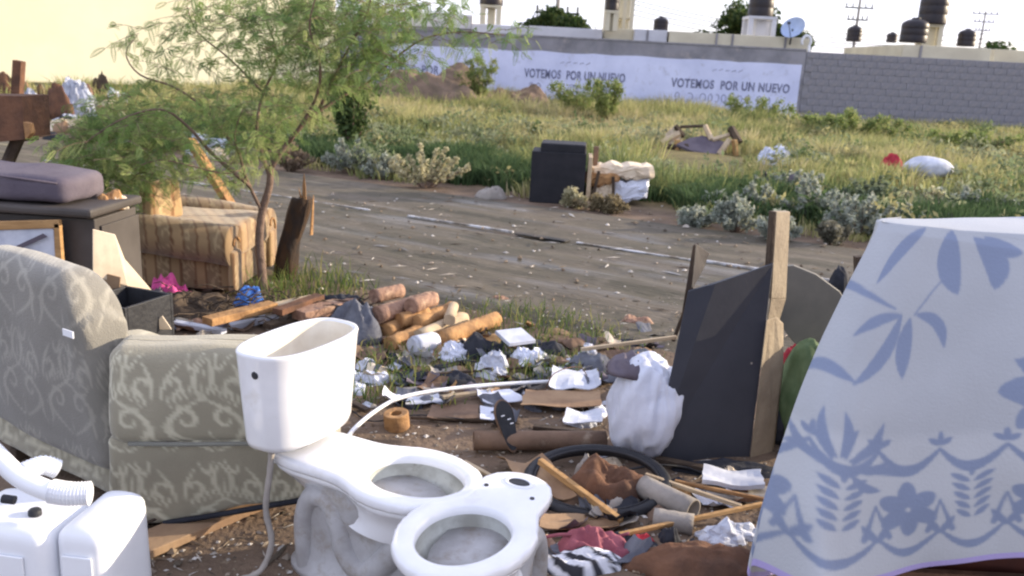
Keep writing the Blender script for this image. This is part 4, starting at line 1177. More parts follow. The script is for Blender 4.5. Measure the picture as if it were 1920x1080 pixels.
def sack(name, label, cat, px, py, y, w, d, h, m_, seed, neck=False, lean=(0, 0), amp=.16):
    p = Y(px, py, y); bm = bmesh.new(); bmesh.ops.create_icosphere(bm, subdivisions=5, radius=1)
    r0 = Vector((seed, seed*2, 0))
    for v in bm.verts:
        c = v.co.copy(); k = 1+amp*1.3*mn.noise(c*1.3+r0)+amp*.35*(1-3*abs(mn.noise(Vector((c.x*3.2, c.y*3.2, c.z*1.3))+r0)))+amp*.14*(1-2*abs(mn.noise(Vector((c.x*7, c.y*7, c.z*4))+r0)))
        q = Vector((c.x*w/2, c.y*d/2, c.z*h/2))*k
        q.z += h/2; q.z = max(q.z, .004*mn.noise(c*8)); q.x += lean[0]*q.z; q.y += lean[1]*q.z
        v.co = q
    me = bpy.data.meshes.new(name); bm.to_mesh(me); bm.free(); me.materials.append(m_)
    me.polygons.foreach_set('use_smooth', [True]*len(me.polygons))
    o = bpy.data.objects.new(name, me); COL.objects.link(o); o.location = (p.x, p.y, max(0, gh(p.x, p.y))-.01)
    return tag(o, label, cat)

def sheet(name, label, cat, poly, y, m_, th=.006, dys=None, group=None, bend=0.0, seed=0):
    "stiff flat piece: outline corners given as sight lines at distance y (+dy each)"
    pts = [Y(a, b_, y+(dys[i] if dys else 0)) for i, (a, b_) in enumerate(poly)]
    c = sum(pts, Vector())/len(pts)
    nrm = (pts[1]-pts[0]).cross(pts[2]-pts[0]).normalized()
    if nrm.y < 0: nrm = -nrm
    b = MB(); n_ = len(pts)
    b.add([q-c for q in pts]+[q-c+nrm*th for q in pts], [tuple(range(n_)), tuple(reversed(range(n_, 2*n_)))]+[(i, (i+1) % n_, (i+1) % n_+n_, i+n_) for i in range(n_)])
    o = b.build(name, m_, bevel=min(th*.3, .002), seg=1); o.location = c
    return tag(o, label, cat, group)

def flat(name, label, cat, poly, z, m_, th=.004, curl=.02, seed=0, group=None, tilt=0.0):
    "thin sheet lying on the soil with curled uneven surface; corners are where sight lines meet height z"
    pts = [P(a, b_, z) for a, b_ in poly]
    c = sum(pts, Vector())/len(pts); N = 9
    def f(u, v):
        a = pts[0].lerp(pts[1], u); d = pts[3].lerp(pts[2], u); q = a.lerp(d, v)-c
        q.z = curl*(.5+mn.noise(Vector((u*2.2+seed, v*2.2, seed*.7))))+tilt*v+curl*.8*(abs(u-.5)*2)**2
        q += Vector((mn.noise(Vector((u*3, v*3, seed+5))), mn.noise(Vector((u*3, v*3, seed+9))), 0))*(pts[1]-pts[0]).length*.05
        return q
    V, Fc = grid(f, N, N); nV = len(V)
    V2 = [q-Vector((0, 0, th)) for q in V]
    rim = [i for i in range(N)]+[N*j+N-1 for j in range(1, N)]+[N*(N-1)+i for i in range(N-2, -1, -1)]+[N*j for j in range(N-2, 0, -1)]
    Fs = Fc+[tuple(reversed([i+nV for i in q])) for q in Fc]+[(rim[i], rim[(i+1) % len(rim)], rim[(i+1) % len(rim)]+nV, rim[i]+nV) for i in range(len(rim))]
    b = MB(); b.add(V+V2, Fs); o = b.build(name, m_, smooth=False); o.location = (c.x, c.y, max(gh(c.x, c.y), 0)+max(z, .006)+th)
    return tag(o, label, cat, group)

def rod(name, label, cat, a, b_, r0, m_, za=.02, zb=.02, square=False, group=None, n=14, r1=None, hollow=False, wide=1.0, jag=0.0):
    "straight round or square length from one place to another"
    pa = P(*a, za) if len(a) == 2 else Y(*a); pb = P(*b_, zb) if len(b_) == 2 else Y(*b_)
    c = (pa+pb)/2; L = (pb-pa).length; t = (pb-pa).normalized()
    b = MB(); Mx = t.to_track_quat('X', 'Z').to_matrix().to_4x4(); r1 = r1 or r0
    if square: b.box((0, 0, 0), (L, 2*r0*wide, 2*r0), Mx); o = b.build(name, m_, bevel=min(.003, r0*.3))
    else:
        N = 7; rings = [[Mx @ Vector((-L/2+L*i/(N-1), (r0+(r1-r0)*i/(N-1))*math.cos(q)*(1+jag*mn.noise(Vector((i, math.cos(q)*2, L*9)))), (r0+(r1-r0)*i/(N-1))*math.sin(q)*(1+jag*mn.noise(Vector((i, 4, math.sin(q)*2+L*9)))))) for q in (2*math.pi*k/n for k in range(n))] for i in range(N)]
        if hollow:
            inn = [[Mx @ Vector((-L/2+d, r0*.84*math.cos(q), r0*.84*math.sin(q))) for q in (2*math.pi*k/n for k in range(n))] for d in (.15, 0)]
            inn2 = [[Mx @ Vector((L/2-d, r1*.84*math.cos(q), r1*.84*math.sin(q))) for q in (2*math.pi*k/n for k in range(n))] for d in (0, .15)]
            rings = inn+rings+inn2
        b.loft(rings); o = b.build(name, m_, smooth=False)
        for p_ in o.data.polygons: p_.use_smooth = len(p_.vertices) == 4
    o.location = c
    return tag(o, label, cat, group)

# ---- log pile
logs = [((706, 592), (808, 560), .052, .13, .13, M['clay'], 'pinkish brown log end on the left top of the log pile'),
        ((748, 602), (800, 588), .046, .09, .10, M['wood_orange'], 'short thick log with dark cut end in the middle of the pile'),
        ((770, 575), (812, 560), .048, .17, .17, M['clay'], 'pink clay coloured roll topping the log pile'),
        ((700, 556), (752, 545), .045, .16, .16, M['clay'], 'small reddish log at the back of the pile'),
        ((780, 606), (846, 580), .045, .08, .08, M['wood_orange'], 'orange log right of the dark cut end'),
        ((785, 632), (868, 596), .042, .04, .04, M['wood_pale'], 'long pale log lying on the soil before the pile'),
        ((826, 636), (930, 598), .048, .05, .05, M['wood_orange'], 'bright orange log reaching furthest right'),
        ((722, 622), (770, 604), .050, .04, .04, M['wood_orange'], 'stubby orange log low at the left of the pile'),
        ((730, 645), (790, 622), .045, .03, .03, M['wood_orange'], 'orange log lying lowest, behind the white roll'),
        ((690, 612), (740, 592), .045, .07, .07, M['clay'], 'reddish log tucked under the top left log'),
        ((842, 600), (850, 574), .035, .10, .10, M['wood_pale'], 'short pale offcut standing out of the pile top')]
for a, b_, r0, za, zb, m_, lb in logs: rod('log', lb, 'log', a, b_, r0, m_, za, zb, group='cut logs in the pile', jag=.3, n=22)

rod('paper_roll', 'white paper roll with dark core hole in front of the log pile', 'paper roll', (778, 648), (812, 640), .055, M['paper_white'], .06, .06, hollow=True, n=22)
# ---- planks and scraps left of the log pile
for a, b_, r0, za, zb, m_, lb in [((388, 603), (512, 572), .022, .12, .12, M['wood_orange'], 'wide orange plank end nearest the damask armchair'),
        ((450, 590), (590, 560), .020, .10, .10, M['wood_pale'], 'long pale plank slanting toward the logs'),
        ((500, 612), (640, 575), .018, .05, .06, M['wood_dark'], 'dark weathered plank under the pale one'),
        ((560, 592), (660, 566), .030, .10, .10, M['clay'], 'reddish split plank above the toilet tank'),
        ((520, 585), (600, 556), .018, .14, .14, M['rust'], 'dark brown plank on top of the scrap heap')]:
    rod('plank', lb, 'plank', a, b_, r0, m_, za, zb, square=True, wide=2.0, group='planks in the scrap heap')
for a in [('grey_cloth', 'grey jumper heaped behind the toilet tank', 'cloth', 668, 628, .36, .42, .20, M['grey_cloth'], .4, 1),
          ('dark_cloth', 'black cloth bundle under the logs at the left', 'cloth', 640, 600, .45, .35, .16, M['dark_cloth'], .2, 2),
          ('dirt_heap', 'low heap of dark weeds and soil before the striped armchair', 'heap', 350, 590, .62, .35, .12, M['wood_dark'], .1, 3),
          ('white_rag', 'white folded rag just right of the toilet tank', 'rag', 692, 690, .17, .16, .06, M['paper_white'], .3, 4),
          ('white_rag', 'pale rag below the folded white rag', 'rag', 700, 712, .19, .16, .04, M['bag_plastic'], .1, 5),
          ('plastic_bag', 'crushed white plastic bag in the middle of the litter', 'plastic', 922, 700, .18, .20, .15, M['paper_white'], .9, 7),
          ('plastic_bag', 'pale blue crumpled bag left of the crushed white one', 'plastic', 850, 668, .22, .16, .07, M['bag_plastic'], .4, 8),
          ('dark_cloth', 'black bundle under the flat white box', 'cloth', 905, 665, .30, .2, .10, M['dark_cloth'], .1, 9),
          ('dark_cloth', 'black shiny bag right of the flat white box', 'cloth', 1020, 665, .32, .18, .08, M['dark_cloth'], -.3, 10),
          ('plastic_bag', 'grey white crumpled wrapper below the flat white box', 'plastic', 990, 680, .22, .16, .08, M['bag_plastic'], .3, 11),
          ('brown_rag', 'brown rag beside the white sack top', 'rag', 1065, 655, .26, .16, .07, M['brown_tube'], -.3, 12),
          ('plastic_bag', 'small pale wrapper on the brown rag', 'plastic', 1100, 660, .14, .12, .06, M['paper_white'], .3, 13),
          ('grey_cloth', 'grey cloth left of the big white sack', 'cloth', 1110, 690, .30, .24, .10, M['grey_cloth'], .2, 14),
          ('black_garment', 'black folded garment between grass tufts', 'garment', 845, 713, .26, .12, .05, M['dark_cloth'], -.1, 15),
          ('pale_rag', 'thin pale greenish rag under the black garment', 'rag', 800, 735, .30, .12, .025, M['concrete'], .0, 16),
          ('blue_cloth', 'bright blue cloth at the foot of the leaning tree', 'cloth', 470, 572, .20, .16, .11, M['blue_cloth'], .1, 17),
          ('pink_cloth', 'bright pink cloth in front of the striped armchair', 'cloth', 322, 562, .30, .2, .17, M['pink_cloth'], .1, 18),
          ('lilac_cloth', 'dull lilac cloth left of the bright pink cloth', 'cloth', 292, 568, .18, .16, .09, M['lilac_cloth'], .1, 19),
          ('maroon_cloth', 'maroon cloth right of the front toilet bowl', 'cloth', 1115, 1035, .27, .16, .08, M['maroon_cloth'], -.1, 20),
          ('red_cloth', 'small red scrap behind the maroon cloth', 'rag', 1205, 1025, .09, .07, .04, M['red_cloth'], .3, 21),
          ('dark_cloth', 'small black lump right of the red scrap', 'lump', 1252, 1022, .08, .08, .05, M['dark_cloth'], .2, 22),
          ('white_cloth', 'white crumpled cloth beside the tablecloth at bottom right', 'cloth', 1365, 1008, .27, .12, .085, M['paper_white'], .15, 23),
          ('brown_heap', 'brown earthy rag heap at the bottom before the tablecloth', 'heap', 1300, 1065, .45, .22, .07, M['rust'], .1, 24),
          ('rusty_lump', 'rust brown round lump inside the tyre ring', 'lump', 1140, 925, .33, .24, .12, M['rust'], .1, 25),
          ('grey_rag', 'grey wet rag on the rusty lump', 'rag', 1105, 905, .12, .10, .13, M['concrete'], .3, 26),
          ('red_cloth', 'bright red cloth showing under the grey board at right', 'cloth', 1500, 716, .30, .2, .22, M['red_cloth'], .1, 27),
          ('crumpled_paper', 'crumpled white paper by the dark cardboard below the sack', 'paper', 1090, 795, .17, .11, .04, M['paper_white'], .1, 28)]:
    nm, lb, ct, px_, py_, w, d, h, m_, rz, sd = a
    lump(nm, lb, ct, px_, py_, w, d, h, m_, rz, sd)
tg = MB(); r_ = np.random.default_rng(8); pc = P(430, 592)
for k in range(260):
    a_ = r_.uniform(-.75, .95); b_ = r_.normal(0, .12); an = r_.uniform(0, 6.28); L = r_.uniform(.06, .22)
    o_ = Vector((a_, b_, r_.uniform(.01, .13))); d = Vector((math.cos(an), math.sin(an), r_.uniform(-.3, .35)))
    q1 = o_+d*L*.5+Vector((0, 0, .02)); q2 = o_+d*L; q2.z = max(q2.z, .005)
    tg.tube([o_, q1, q2], [.005, .004, .002], 4)
o = tg.build('dry_twigs', M['wood_dark'], fix=False); o.location = (pc.x, pc.y, 0); tag(o, kind='stuff')
# white lid, papers, flats
def box_at(name, label, cat, px, py, z, size, m_, rot=(0, 0, 0), bev=.003, group=None):
    p = P(px, py, z+size[2]/2); b = MB(); b.box((0, 0, 0), size); o = b.build(name, m_, bevel=bev); o.location = (p.x, p.y, z+size[2]/2+max(0, gh(p.x, p.y))); o.rotation_euler = rot
    return tag(o, label, cat, group)
box_at('white_square_box', 'flat square white box lying on black bags behind the litter', 'lid', 966, 632, .10, (.17, .17, .022), M['paper_white'], (R(8), 0, R(30)))
flat('paper_sheet', 'pale blue paper sheets at the end of the white pipe', 'paper', [(1030, 740), (1125, 742), (1118, 705), (1035, 700)], .03, M['paper_white'], curl=.035, seed=1)
flat('paper_sheet', 'grey booklet lying open left of the brown cardboard', 'paper', [(905, 762), (985, 765), (955, 742), (890, 738)], .01, M['bag_plastic'], curl=.02, seed=2)
flat('paper_sheet', 'pale green paper under the grey booklet', 'paper', [(900, 792), (962, 794), (955, 770), (900, 768)], .004, M['bag_plastic'], curl=.008, seed=3)
flat('paper_sheet', 'thin white scrap beneath the middle of the white pipe', 'paper', [(760, 762), (830, 758), (820, 745), (765, 748)], .005, M['paper_white'], curl=.01, seed=4)
flat('paper_sheet', 'white torn paper stack beside the big white sack', 'paper', [(1055, 800), (1128, 802), (1128, 778), (1062, 776)], .02, M['paper_white'], curl=.02, seed=5)
flat('cardboard_piece', 'torn tan cardboard between the tyre and the toilets', 'cardboard', [(985, 925), (1080, 950), (1015, 872), (930, 872)], .01, M['cardboard'], curl=.03, seed=6)
flat('cardboard_piece', 'tan cardboard flap under the diagonal stick', 'cardboard', [(1010, 1000), (1160, 998), (1150, 968), (1010, 972)], .01, M['cardboard'], curl=.02, seed=7)
flat('cardboard_piece', 'brown cardboard sheet below the blue paper sheets', 'cardboard', [(975, 770), (1125, 770), (1125, 742), (985, 740)], .03, M['cardboard'], curl=.01, seed=8)
flat('cardboard_piece', 'flattened brown cardboard above the cardboard tube', 'cardboard', [(800, 790), (900, 792), (895, 765), (810, 765)], .0, M['brown_tube'], curl=.008, seed=9)
o = lump('striped_cloth', 'black and white striped rag at the bottom edge', 'cloth', 1085, 1062, .33, .13, .06, M['tint_matte'], .1, 71)
tn_ = np.ones((len(o.data.vertices), 4))
for k, v in enumerate(o.data.vertices):
    q = math.sin((v.co.x*.8+v.co.y*1.1)*105+2.2*mn.noise(v.co*16)); tn_[k, :3] = (.72, .74, .82) if q > -.25 else (.04, .04, .05)
a_ = o.data.color_attributes.new('tint', 'FLOAT_COLOR', 'POINT'); a_.data.foreach_set('color', tn_.astype(np.float32).ravel())
flat('book', 'white paperback lying by the foot of the dark board', 'book', [(1315, 915), (1432, 925), (1425, 895), (1318, 885)], .03, M['paper_white'], th=.018, curl=.012, seed=12)
flat('grey_card', 'grey card under the white paperback', 'card', [(1320, 935), (1440, 950), (1440, 922), (1325, 915)], .005, M['concrete'], th=.012, curl=.01, seed=13)
# thin curved white pipe
pp = P(745, 770)
b = MB(); wp = [(650, 822, .04), (668, 800, .06), (705, 770, .07), (745, 748, .075), (800, 735, .07), (880, 725, .06), (960, 719, .05), (1060, 714, .05), (1125, 712, .05)]
pts = smooth([P(*q)-Vector((pp.x, pp.y, 0)) for q in wp], 5); b.tube(pts, .0095, 10)
o = b.build('white_pipe', M['white_plastic'], smooth=True); o.location = (pp.x, pp.y, 0); tag(o, 'thin bent white plastic pipe curving from the toilet to the litter', 'pipe')
# tan roll
pr_ = P(745, 800)
b = MB(); n_ = 28
b.loft([[Vector((r0*math.cos(q), r0*math.sin(q), z)) for q in (2*math.pi*k/n_ for k in range(n_))] for r0, z in ((.025, .012), (.025, .075), (.053, .078), (.056, .074), (.057, .004), (.05, 0))], True, True)
o = b.build('tape_roll', M['wood_orange'], smooth=False, bevel=.002); o.location = (pr_.x, pr_.y, gh(pr_.x, pr_.y)); o.rotation_euler = (R(4), R(-5), 0); tag(o, 'short tan round roll standing on the soil under the white pipe', 'roll')
# cardboard tube, sandal, tyre
rod('cardboard_tube', 'long brown cardboard tube lying behind the black sandal', 'tube', (888, 826), (1135, 826), .042, M['brown_tube'], .045, .045, hollow=True, n=24)
rod('cardboard_tube', 'short concrete coloured tube right of the tyre', 'tube', (1205, 912), (1300, 958), .045, M['concrete'], .05, .05, hollow=True, n=22)
rod('wood_block', 'rounded grey stump piece under the concrete coloured tube', 'block', (1225, 972), (1300, 985), .04, M['concrete'], .03, .03, n=16, jag=.2)
sp = P(962, 852)
sd_ = thing('sandal', 'black slip on shoe sole standing on its end in the litter', 'sandal', (sp.x, sp.y, .02), rot=(R(62), R(-6), R(28)))
def sole(s_, z):
    out = []
    for k in range(32):
        q = 2*math.pi*k/32; y = math.sin(q); w = .040+.010*math.sin(y*1.7+.4)-.006*math.cos(y*3)
        out.append(Vector((math.cos(q)*w*s_, .115*y*s_+.105, z)))
    return out
b = MB(); b.loft([sole(.97, -.012), sole(1.0, -.010), sole(1.0, .004), sole(.97, .006)]); b.build('sole', M['brown_tube'], sd_, smooth=False)
b = MB(); b.loft([sole(.94, .0061), sole(.92, .010)]); b.build('footbed', M['rubber'], sd_)
for k, (x_, y_) in enumerate(((-.012, .15), (.012, .13), (.02, .11))):
    b = MB(); b.box((x_, y_, .0112), (.016, .005, .001), Matrix.Rotation(.0, 4, 'Z')); b.build('print_mark', M['white_plastic'], sd_)
ty = thing('tyre', 'thin black bicycle tyre lying half buried behind the cardboard', 'tyre', tuple(P(1118, 915)), 0, rot=(R(6), R(-3), 0))
ty.location.z = .03
b = MB(); N = 64; rx_ = .30
for k in range(1): pass
rings = []
V, Fc = grid(lambda u, v: Vector((math.cos(2*math.pi*u)*(.27+.024*math.cos(2*math.pi*v)), math.sin(2*math.pi*u)*(.27+.024*math.cos(2*math.pi*v))*.86, .024*math.sin(2*math.pi*v))), N, 17, True)
b.add(V, Fc); b.build('tyre_casing', M['rubber'], ty, smooth=True)
b = MB(); V, Fc = grid(lambda u, v: Vector((math.cos(2*math.pi*u)*(.245+.006*math.cos(2*math.pi*v)), math.sin(2*math.pi*u)*(.245+.006*math.cos(2*math.pi*v))*.86, .010*math.sin(2*math.pi*v)+.01)), N, 9, True); b.add(V, Fc); b.build('rim', M['metal_dark'], ty, smooth=True)
# sticks
for a, b_, r0, za, zb, m_, lb in [((1012, 864), (1165, 978), .012, .10, .03, M['wood_raw'], 'tan batten slanting over the tyre and cardboard'),
        ((1160, 1003), (1430, 945), .008, .03, .06, M['wood_raw'], 'long thin tan stick pointing to the tablecloth'),
        ((1210, 890), (1390, 950), .008, .06, .04, M['wood_pale'], 'thin stick behind the concrete coloured tube'),
        ((1265, 902), (1440, 938), .007, .04, .04, M['wood_orange'], 'thin reddish stick near the white paperback'),
        ((1090, 655), (1268, 632), .010, .12, .18, M['wood_pale'], 'pale thin stick above the big white sack'),
        ((770, 783), (960, 790), .006, .012, .012, M['wood_dark'], 'thin dark stick right of the tan roll'),
        ((800, 702), (1000, 688), .006, .03, .03, M['wood_dark'], 'dark twig crossing behind the black garment'),
        ((1262, 640), (1292, 560), .010, .03, .30, M['wood_dark'], 'dark short stick leaning on the dark board')]:
    rod('stick', lb, 'stick', a, b_, r0, m_, za, zb, square=True, group='sticks among the litter')
# big white sack
sack('white_sack', 'bulging white plastic sack leaning on the dark upturned board', 'sack', 1206, 800, 3.42, .31, .30, .46, M['bag_plastic'], 4, lean=(.05, 0))
lump('grey_cloth', 'grey lilac shirt draped on top of the white sack', 'cloth', 1190, 690, .26, .22, .06, M['lilac_cloth'], .2, 40, z=.38)

# ------------------------------------------------------------------ upturned desk
DY = P(1225, 866).y
dk = thing('upturned_desk', 'dark upturned desk standing on end with two legs sticking up', 'desk', (P(1320, 866).x, DY, 0))
def dp(px, py, dy=0): return Y(px, py, DY+dy)-dk.location
def slab(name, pts, th, m_, parent, dirn=None):
    nrm = (pts[1]-pts[0]).cross(pts[2]-pts[0]).normalized()
    if dirn is None: dirn = nrm if nrm.y > 0 else -nrm
    b = MB(); n_ = len(pts)
    b.add(list(pts)+[q+dirn*th for q in pts], [tuple(range(n_)), tuple(reversed(range(n_, 2*n_)))]+[(i, (i+1) % n_, (i+1) % n_+n_, i+n_) for i in range(n_)])
    return b.build(name, m_, parent, bevel=min(.003, th*.2))
slab('side_board', [dp(1290, 546), dp(1342, 532), dp(1450, 494, .10), dp(1404, 868, .10), dp(1222, 872)], .022, M['board_dark'], dk, Vector((0.25, .97, 0)))
slab('left_leg', [dp(1299, 460, .03), dp(1306, 458, .03), dp(1290, 600, .03), dp(1276, 600, .03)], .05, M['wood_dark'], dk, Vector((.35, .9, 0)))
slab('left_leg_lit_face', [dp(1307, 458, .025), dp(1330, 474, .09), dp(1322, 500, .09), dp(1300, 540, .025)], .012, M['board_edge'], dk, Vector((-.6, .8, 0)))  # pale slab paints the sunlit face of the dark leg
slab('right_leg', [dp(1456, 397, .12), dp(1482, 397, .20), dp(1474, 560, .20), dp(1446, 560, .12)], .03, M['board_edge'], dk, Vector((-.4, .9, 0)))  # pale tone paints this leg's sunlit face
slab('right_leg_shade_edge', [dp(1449, 397, .115), dp(1455.5, 397, .12), dp(1445, 560, .12), dp(1437, 560, .115)], .03, M['wood_dark'], dk, Vector((-.3, .95, 0)))  # dark slab paints the leg's side turned from the sun
slab('cross_board', [dp(1438, 600, .085), dp(1454, 596, .14), dp(1466, 608, .18), dp(1466, 690, .18), dp(1444, 882, .17), dp(1404, 880, .095)], .02, M['board_edge'], dk, Vector((.6, .8, 0)))
slab('brace', [dp(1446, 560, .125), dp(1474, 560, .2), dp(1462, 600, .2), dp(1440, 600, .13)], .02, M['board_edge'], dk, Vector((0, 1, 0)))
b = MB()
for q in ((1408, 680), (1330, 640)):
    c = dp(*q, .05); b = MB(); b.loft([[c+Vector((.005*math.cos(a), -.006-k*.003, .005*math.sin(a))) for a in np.linspace(0, 5.6, 9)] for k in (0, 1)]); b.build('screw', M['concrete'], dk)
# rounded grey panel behind
RY = DY+.45
rp2 = thing('round_panel', 'grey green rounded table panel leaning behind the dark desk', 'panel', (Y(1520, 600, RY).x, RY, 0))
pts = [Y(a, b_, RY)-rp2.location for a, b_ in ((1452, 500), (1488, 498), (1530, 515), (1575, 548), (1600, 590), (1596, 640), (1565, 668), (1520, 672), (1486, 640), (1456, 600))]
slab('panel_face', pts, .03, mat('panel_grey', (.20, .19, .165), (.15, .145, .13), 4, .7), rp2, Vector((.3, .95, 0)))
pts = [Y(a, b_, RY+.03)-rp2.location for a, b_ in ((1560, 560), (1610, 560), (1600, 870), (1540, 870))]
slab('panel_stand', pts, .03, M['wood_dark'], rp2, Vector((0, 1, 0)))
sack('green_bag', 'olive green stuffed bag between the desk and the tablecloth', 'bag', 1505, 800, DY+.22, .26, .28, .52, M['green_cloth'], 9, amp=.10)
sack('dark_bag', 'black bag squeezed beneath the desk cross board', 'bag', 1455, 850, DY+.30, .20, .25, .34, M['dark_cloth'], 12, amp=.10)
q = Y(1572, 530, DY+.9); o = sack('blue_bundle', 'dark blue bundle sitting behind the rounded grey panel', 'bundle', 1575, 530, DY+.95, .18, .18, Y(1572, 505, DY+.95).z, M['dark_cloth'], 14, amp=.16)
rod('post', 'short dark post beside the top left edge of the tablecloth', 'post', (1612, 560, DY+.7), (1610, 480, DY+.7), .02, M['wood_dark'], square=True)
lump('dark_cloth', 'black lump painting the shadow at the foot of the dark desk', 'cloth', 1385, 882, .55, .14, .04, M['dark_cloth'], 0, 44)  # flat black lump stands in for the shadow under the desk

# ------------------------------------------------------------------ cloth covered table at the right
tl = thing('covered_table', 'dark brown wooden chest under the blue and white tablecloth', 'chest', (Y(1800, 700, 2.7).x, 2.75, 0), 0)
TZ = Y(1650, 414, 2.42).z
Ct = Y(1652, 414, 2.42)
b = MB(); b.prism([(Ct.x+.07-tl.location.x, 2.45-2.75), (Ct.x+1.6-tl.location.x, 2.30-2.75), (Ct.x+1.6-tl.location.x, 2.95-2.75), (Ct.x+.9-tl.location.x, 2.75-2.75)], TZ-.02); b.build('chest_body', mat('chest_brown', (.10, .03, .02), (.06, .02, .015), 4, .5), tl, bevel=.01)
b = MB(); b.box((.35, -.40, .09), (1.3, .03, .12)); b.build('lower_rail', M['rust'], tl, bevel=.004)
# columns of control points: (top, middle, bottom)
def W3(x, y, z): return Vector((x, y, z))
cols = [
    (W3(Ct.x+.10, 2.52, TZ-.01), W3(Ct.x+.12, 2.62, .55), W3(Ct.x+.10, 2.70, .03)),
    (W3(Ct.x+.015, 2.46, TZ-.005), W3(Ct.x-.08, 2.46, .60), W3(Ct.x-.14, 2.48, .03)),
    (Y(1650, 416, 2.42), Y(1503, 735, 2.28), Y(1408, 1085, 2.16)),
    (Y(1680, 416, 2.38), Y(1570, 760, 2.18), Y(1520, 1105, 2.04)),
    (Y(1720, 420, 2.36), Y(1650, 770, 2.20), Y(1640, 1082, 2.16)),
    (Y(1800, 432, 2.34), Y(1780, 770, 2.20), Y(1780, 1066, 2.16)),
    (Y(1925, 452, 2.31), Y(1925, 765, 2.17), Y(1925, 1044, 2.13)),
    (Y(2150, 480, 2.29), Y(2130, 780, 2.15), Y(2120, 1020, 2.10)),
    (Y(2500, 530, 2.25), Y(2450, 800, 2.15), Y(2420, 1010, 2.08)),
]
def cr(vals, t):
    n_ = len(vals)-1; x = min(max(t, 0), .99999)*n_; i = int(x); f = x-i
    a, b_, c, d = vals[max(i-1, 0)], vals[i], vals[i+1], vals[min(i+2, n_)]
    return .5*((2*b_)+(c-a)*f+(2*a-5*b_+4*c-d)*f*f+(3*b_-a-3*c+d)*f**3)
NU, NVv = 460, 300
def cloth(u, v):
    # v: 0..1 drop, before that the top sheet
    T_, M_, B_ = cr([c[0] for c in cols], u), cr([c[1] for c in cols], u), cr([c[2] for c in cols], u)
    if v < .08:
        k = 1-v/.08
        bx = max(T_.x, Ct.x+.02); by_ = 2.46+.17*(bx-Ct.x)/.45
        if k < .6:
            q = T_.lerp(Vector((bx, max(by_, T_.y), TZ)), k/.6)
        else:
            q = Vector((bx, max(by_, T_.y)+.01, TZ-(k-.6)/.4*.30))
            return q
        q.z = TZ+.003*mn.noise(q*5)-.004*(1-k)
        return q
    k = (v-.08)/.92
    a = T_*(1-k)**2+(2*M_-.5*T_-.5*B_)*2*k*(1-k)+B_*k*k
    # rounded shoulder
    sh_ = max(0, 1-k/.03); a.y += .012*sh_; a.z = min(a.z, TZ)-.0
    amp = .004+.028*k
    fold = math.sin(u*46+1.2*math.sin(k*3))*.35+math.sin(u*21+k*1.5)*.65
    w_ = max(0, 1-abs(u-.30)/.16)
    a.y += amp*fold*(.45+2.2*w_)+.012*math.sin((u*14+k*5))*k*(1-w_); a.x += amp*.35*math.cos(u*33)*(.3+w_)
    a += Vector((mn.noise(a*6), mn.noise(a*6+Vector((5, 0, 0))), 0))*.010*k
    a.z = max(a.z, .012)
    return a
V, Fc = grid(cloth, NU, NVv)
VA = np.array([tuple(q) for q in V]).reshape(NVv, NU, 3)
# arc-length coordinates on the cloth (metres)
du = np.linalg.norm(np.diff(VA[NVv//2], axis=0), axis=1); sU = np.concatenate([[0], np.cumsum(du)])
dv = np.linalg.norm(np.diff(VA[:, int(NU*.6)], axis=0), axis=1); sV = np.concatenate([[0], np.cumsum(dv)])
# the print is drawn flat, in the cloth's own coordinates; this finds where a motif seen in the photograph lies on the cloth
Rm = cam.matrix_world.to_3x3().inverted()
rel = (VA.reshape(-1, 3)-np.array((0, 0, H))) @ np.array(Rm).T
pxs = 960+F*rel[:, 0]/-rel[:, 2]; pys = 540-F*rel[:, 1]/-rel[:, 2]
ok = np.arange(len(pxs)) >= NU*int(NVv*.09)
idxs = np.arange(len(pxs))[ok]; pxo, pyo = pxs[ok], pys[ok]
def cs(px, py):
    i = idxs[np.argmin((pxo-px)**2+(pyo-py)**2)]; return np.array((sU[i % NU], sV[i//NU]))
pt = Print(sU[-1]+.02, sV[-1]+.02, 520)
PS = .0015
def LF(x0, y0, x1, y1, w, bend=0): pt.leaf(cs(x0, y0), cs(x1, y1), w*PS, bend)
for a in [(1735, 420, 1645, 530, 16, .1), (1785, 435, 1795, 550, 26, .12), (1830, 450, 1865, 540, 24, -.2), (1850, 440, 1915, 475, 18, .1),
          (1690, 590, 1600, 630, 11, .1), (1690, 595, 1600, 720, 14, -.08), (1705, 600, 1692, 708, 17, .05), (1720, 590, 1770, 650, 12, -.25), (1680, 580, 1580, 670, 9, .15),
          (1610, 650, 1540, 690, 11, .1), (1600, 715, 1520, 715, 12, .15), (1615, 640, 1630, 585, 8, 0),
          ]: LF(*a)
cF = cs(1575, 880)
for k in range(11):
    a = -2.95+k*.34; L_ = .14+.03*math.sin(k*2.3)
    pt.leaf(cF+np.array((math.cos(a), math.sin(a)))*.03, cF+np.array((math.cos(a), math.sin(a)))*L_, .013, .12*(-1)**k)
pt.stroke([cs(1790, 500), cs(1750, 545), cs(1715, 590)], [.002, .003, .003])
# big blossom at the right
cB = cs(1925, 745)
for a_ in ((-2.75, .17, .05), (-2.2, .20, .045), (-3.5, .12, .035)): pt.leaf(cB+np.array((.09, .05)), cB+np.array((.09, .05))+np.array((math.cos(a_[0]), math.sin(a_[0])))*a_[1], a_[2], .2)
# continue the print where it is out of sight
for k in range(5):
    c = np.array((cs(1915, 600)[0]+.25+.3*k, .35+.2*(k % 2)))
    for q in range(5): pt.leaf(c, c+np.array((math.cos(q*.8+.3), math.sin(q*.8+.3)))*.16, .016, .1)
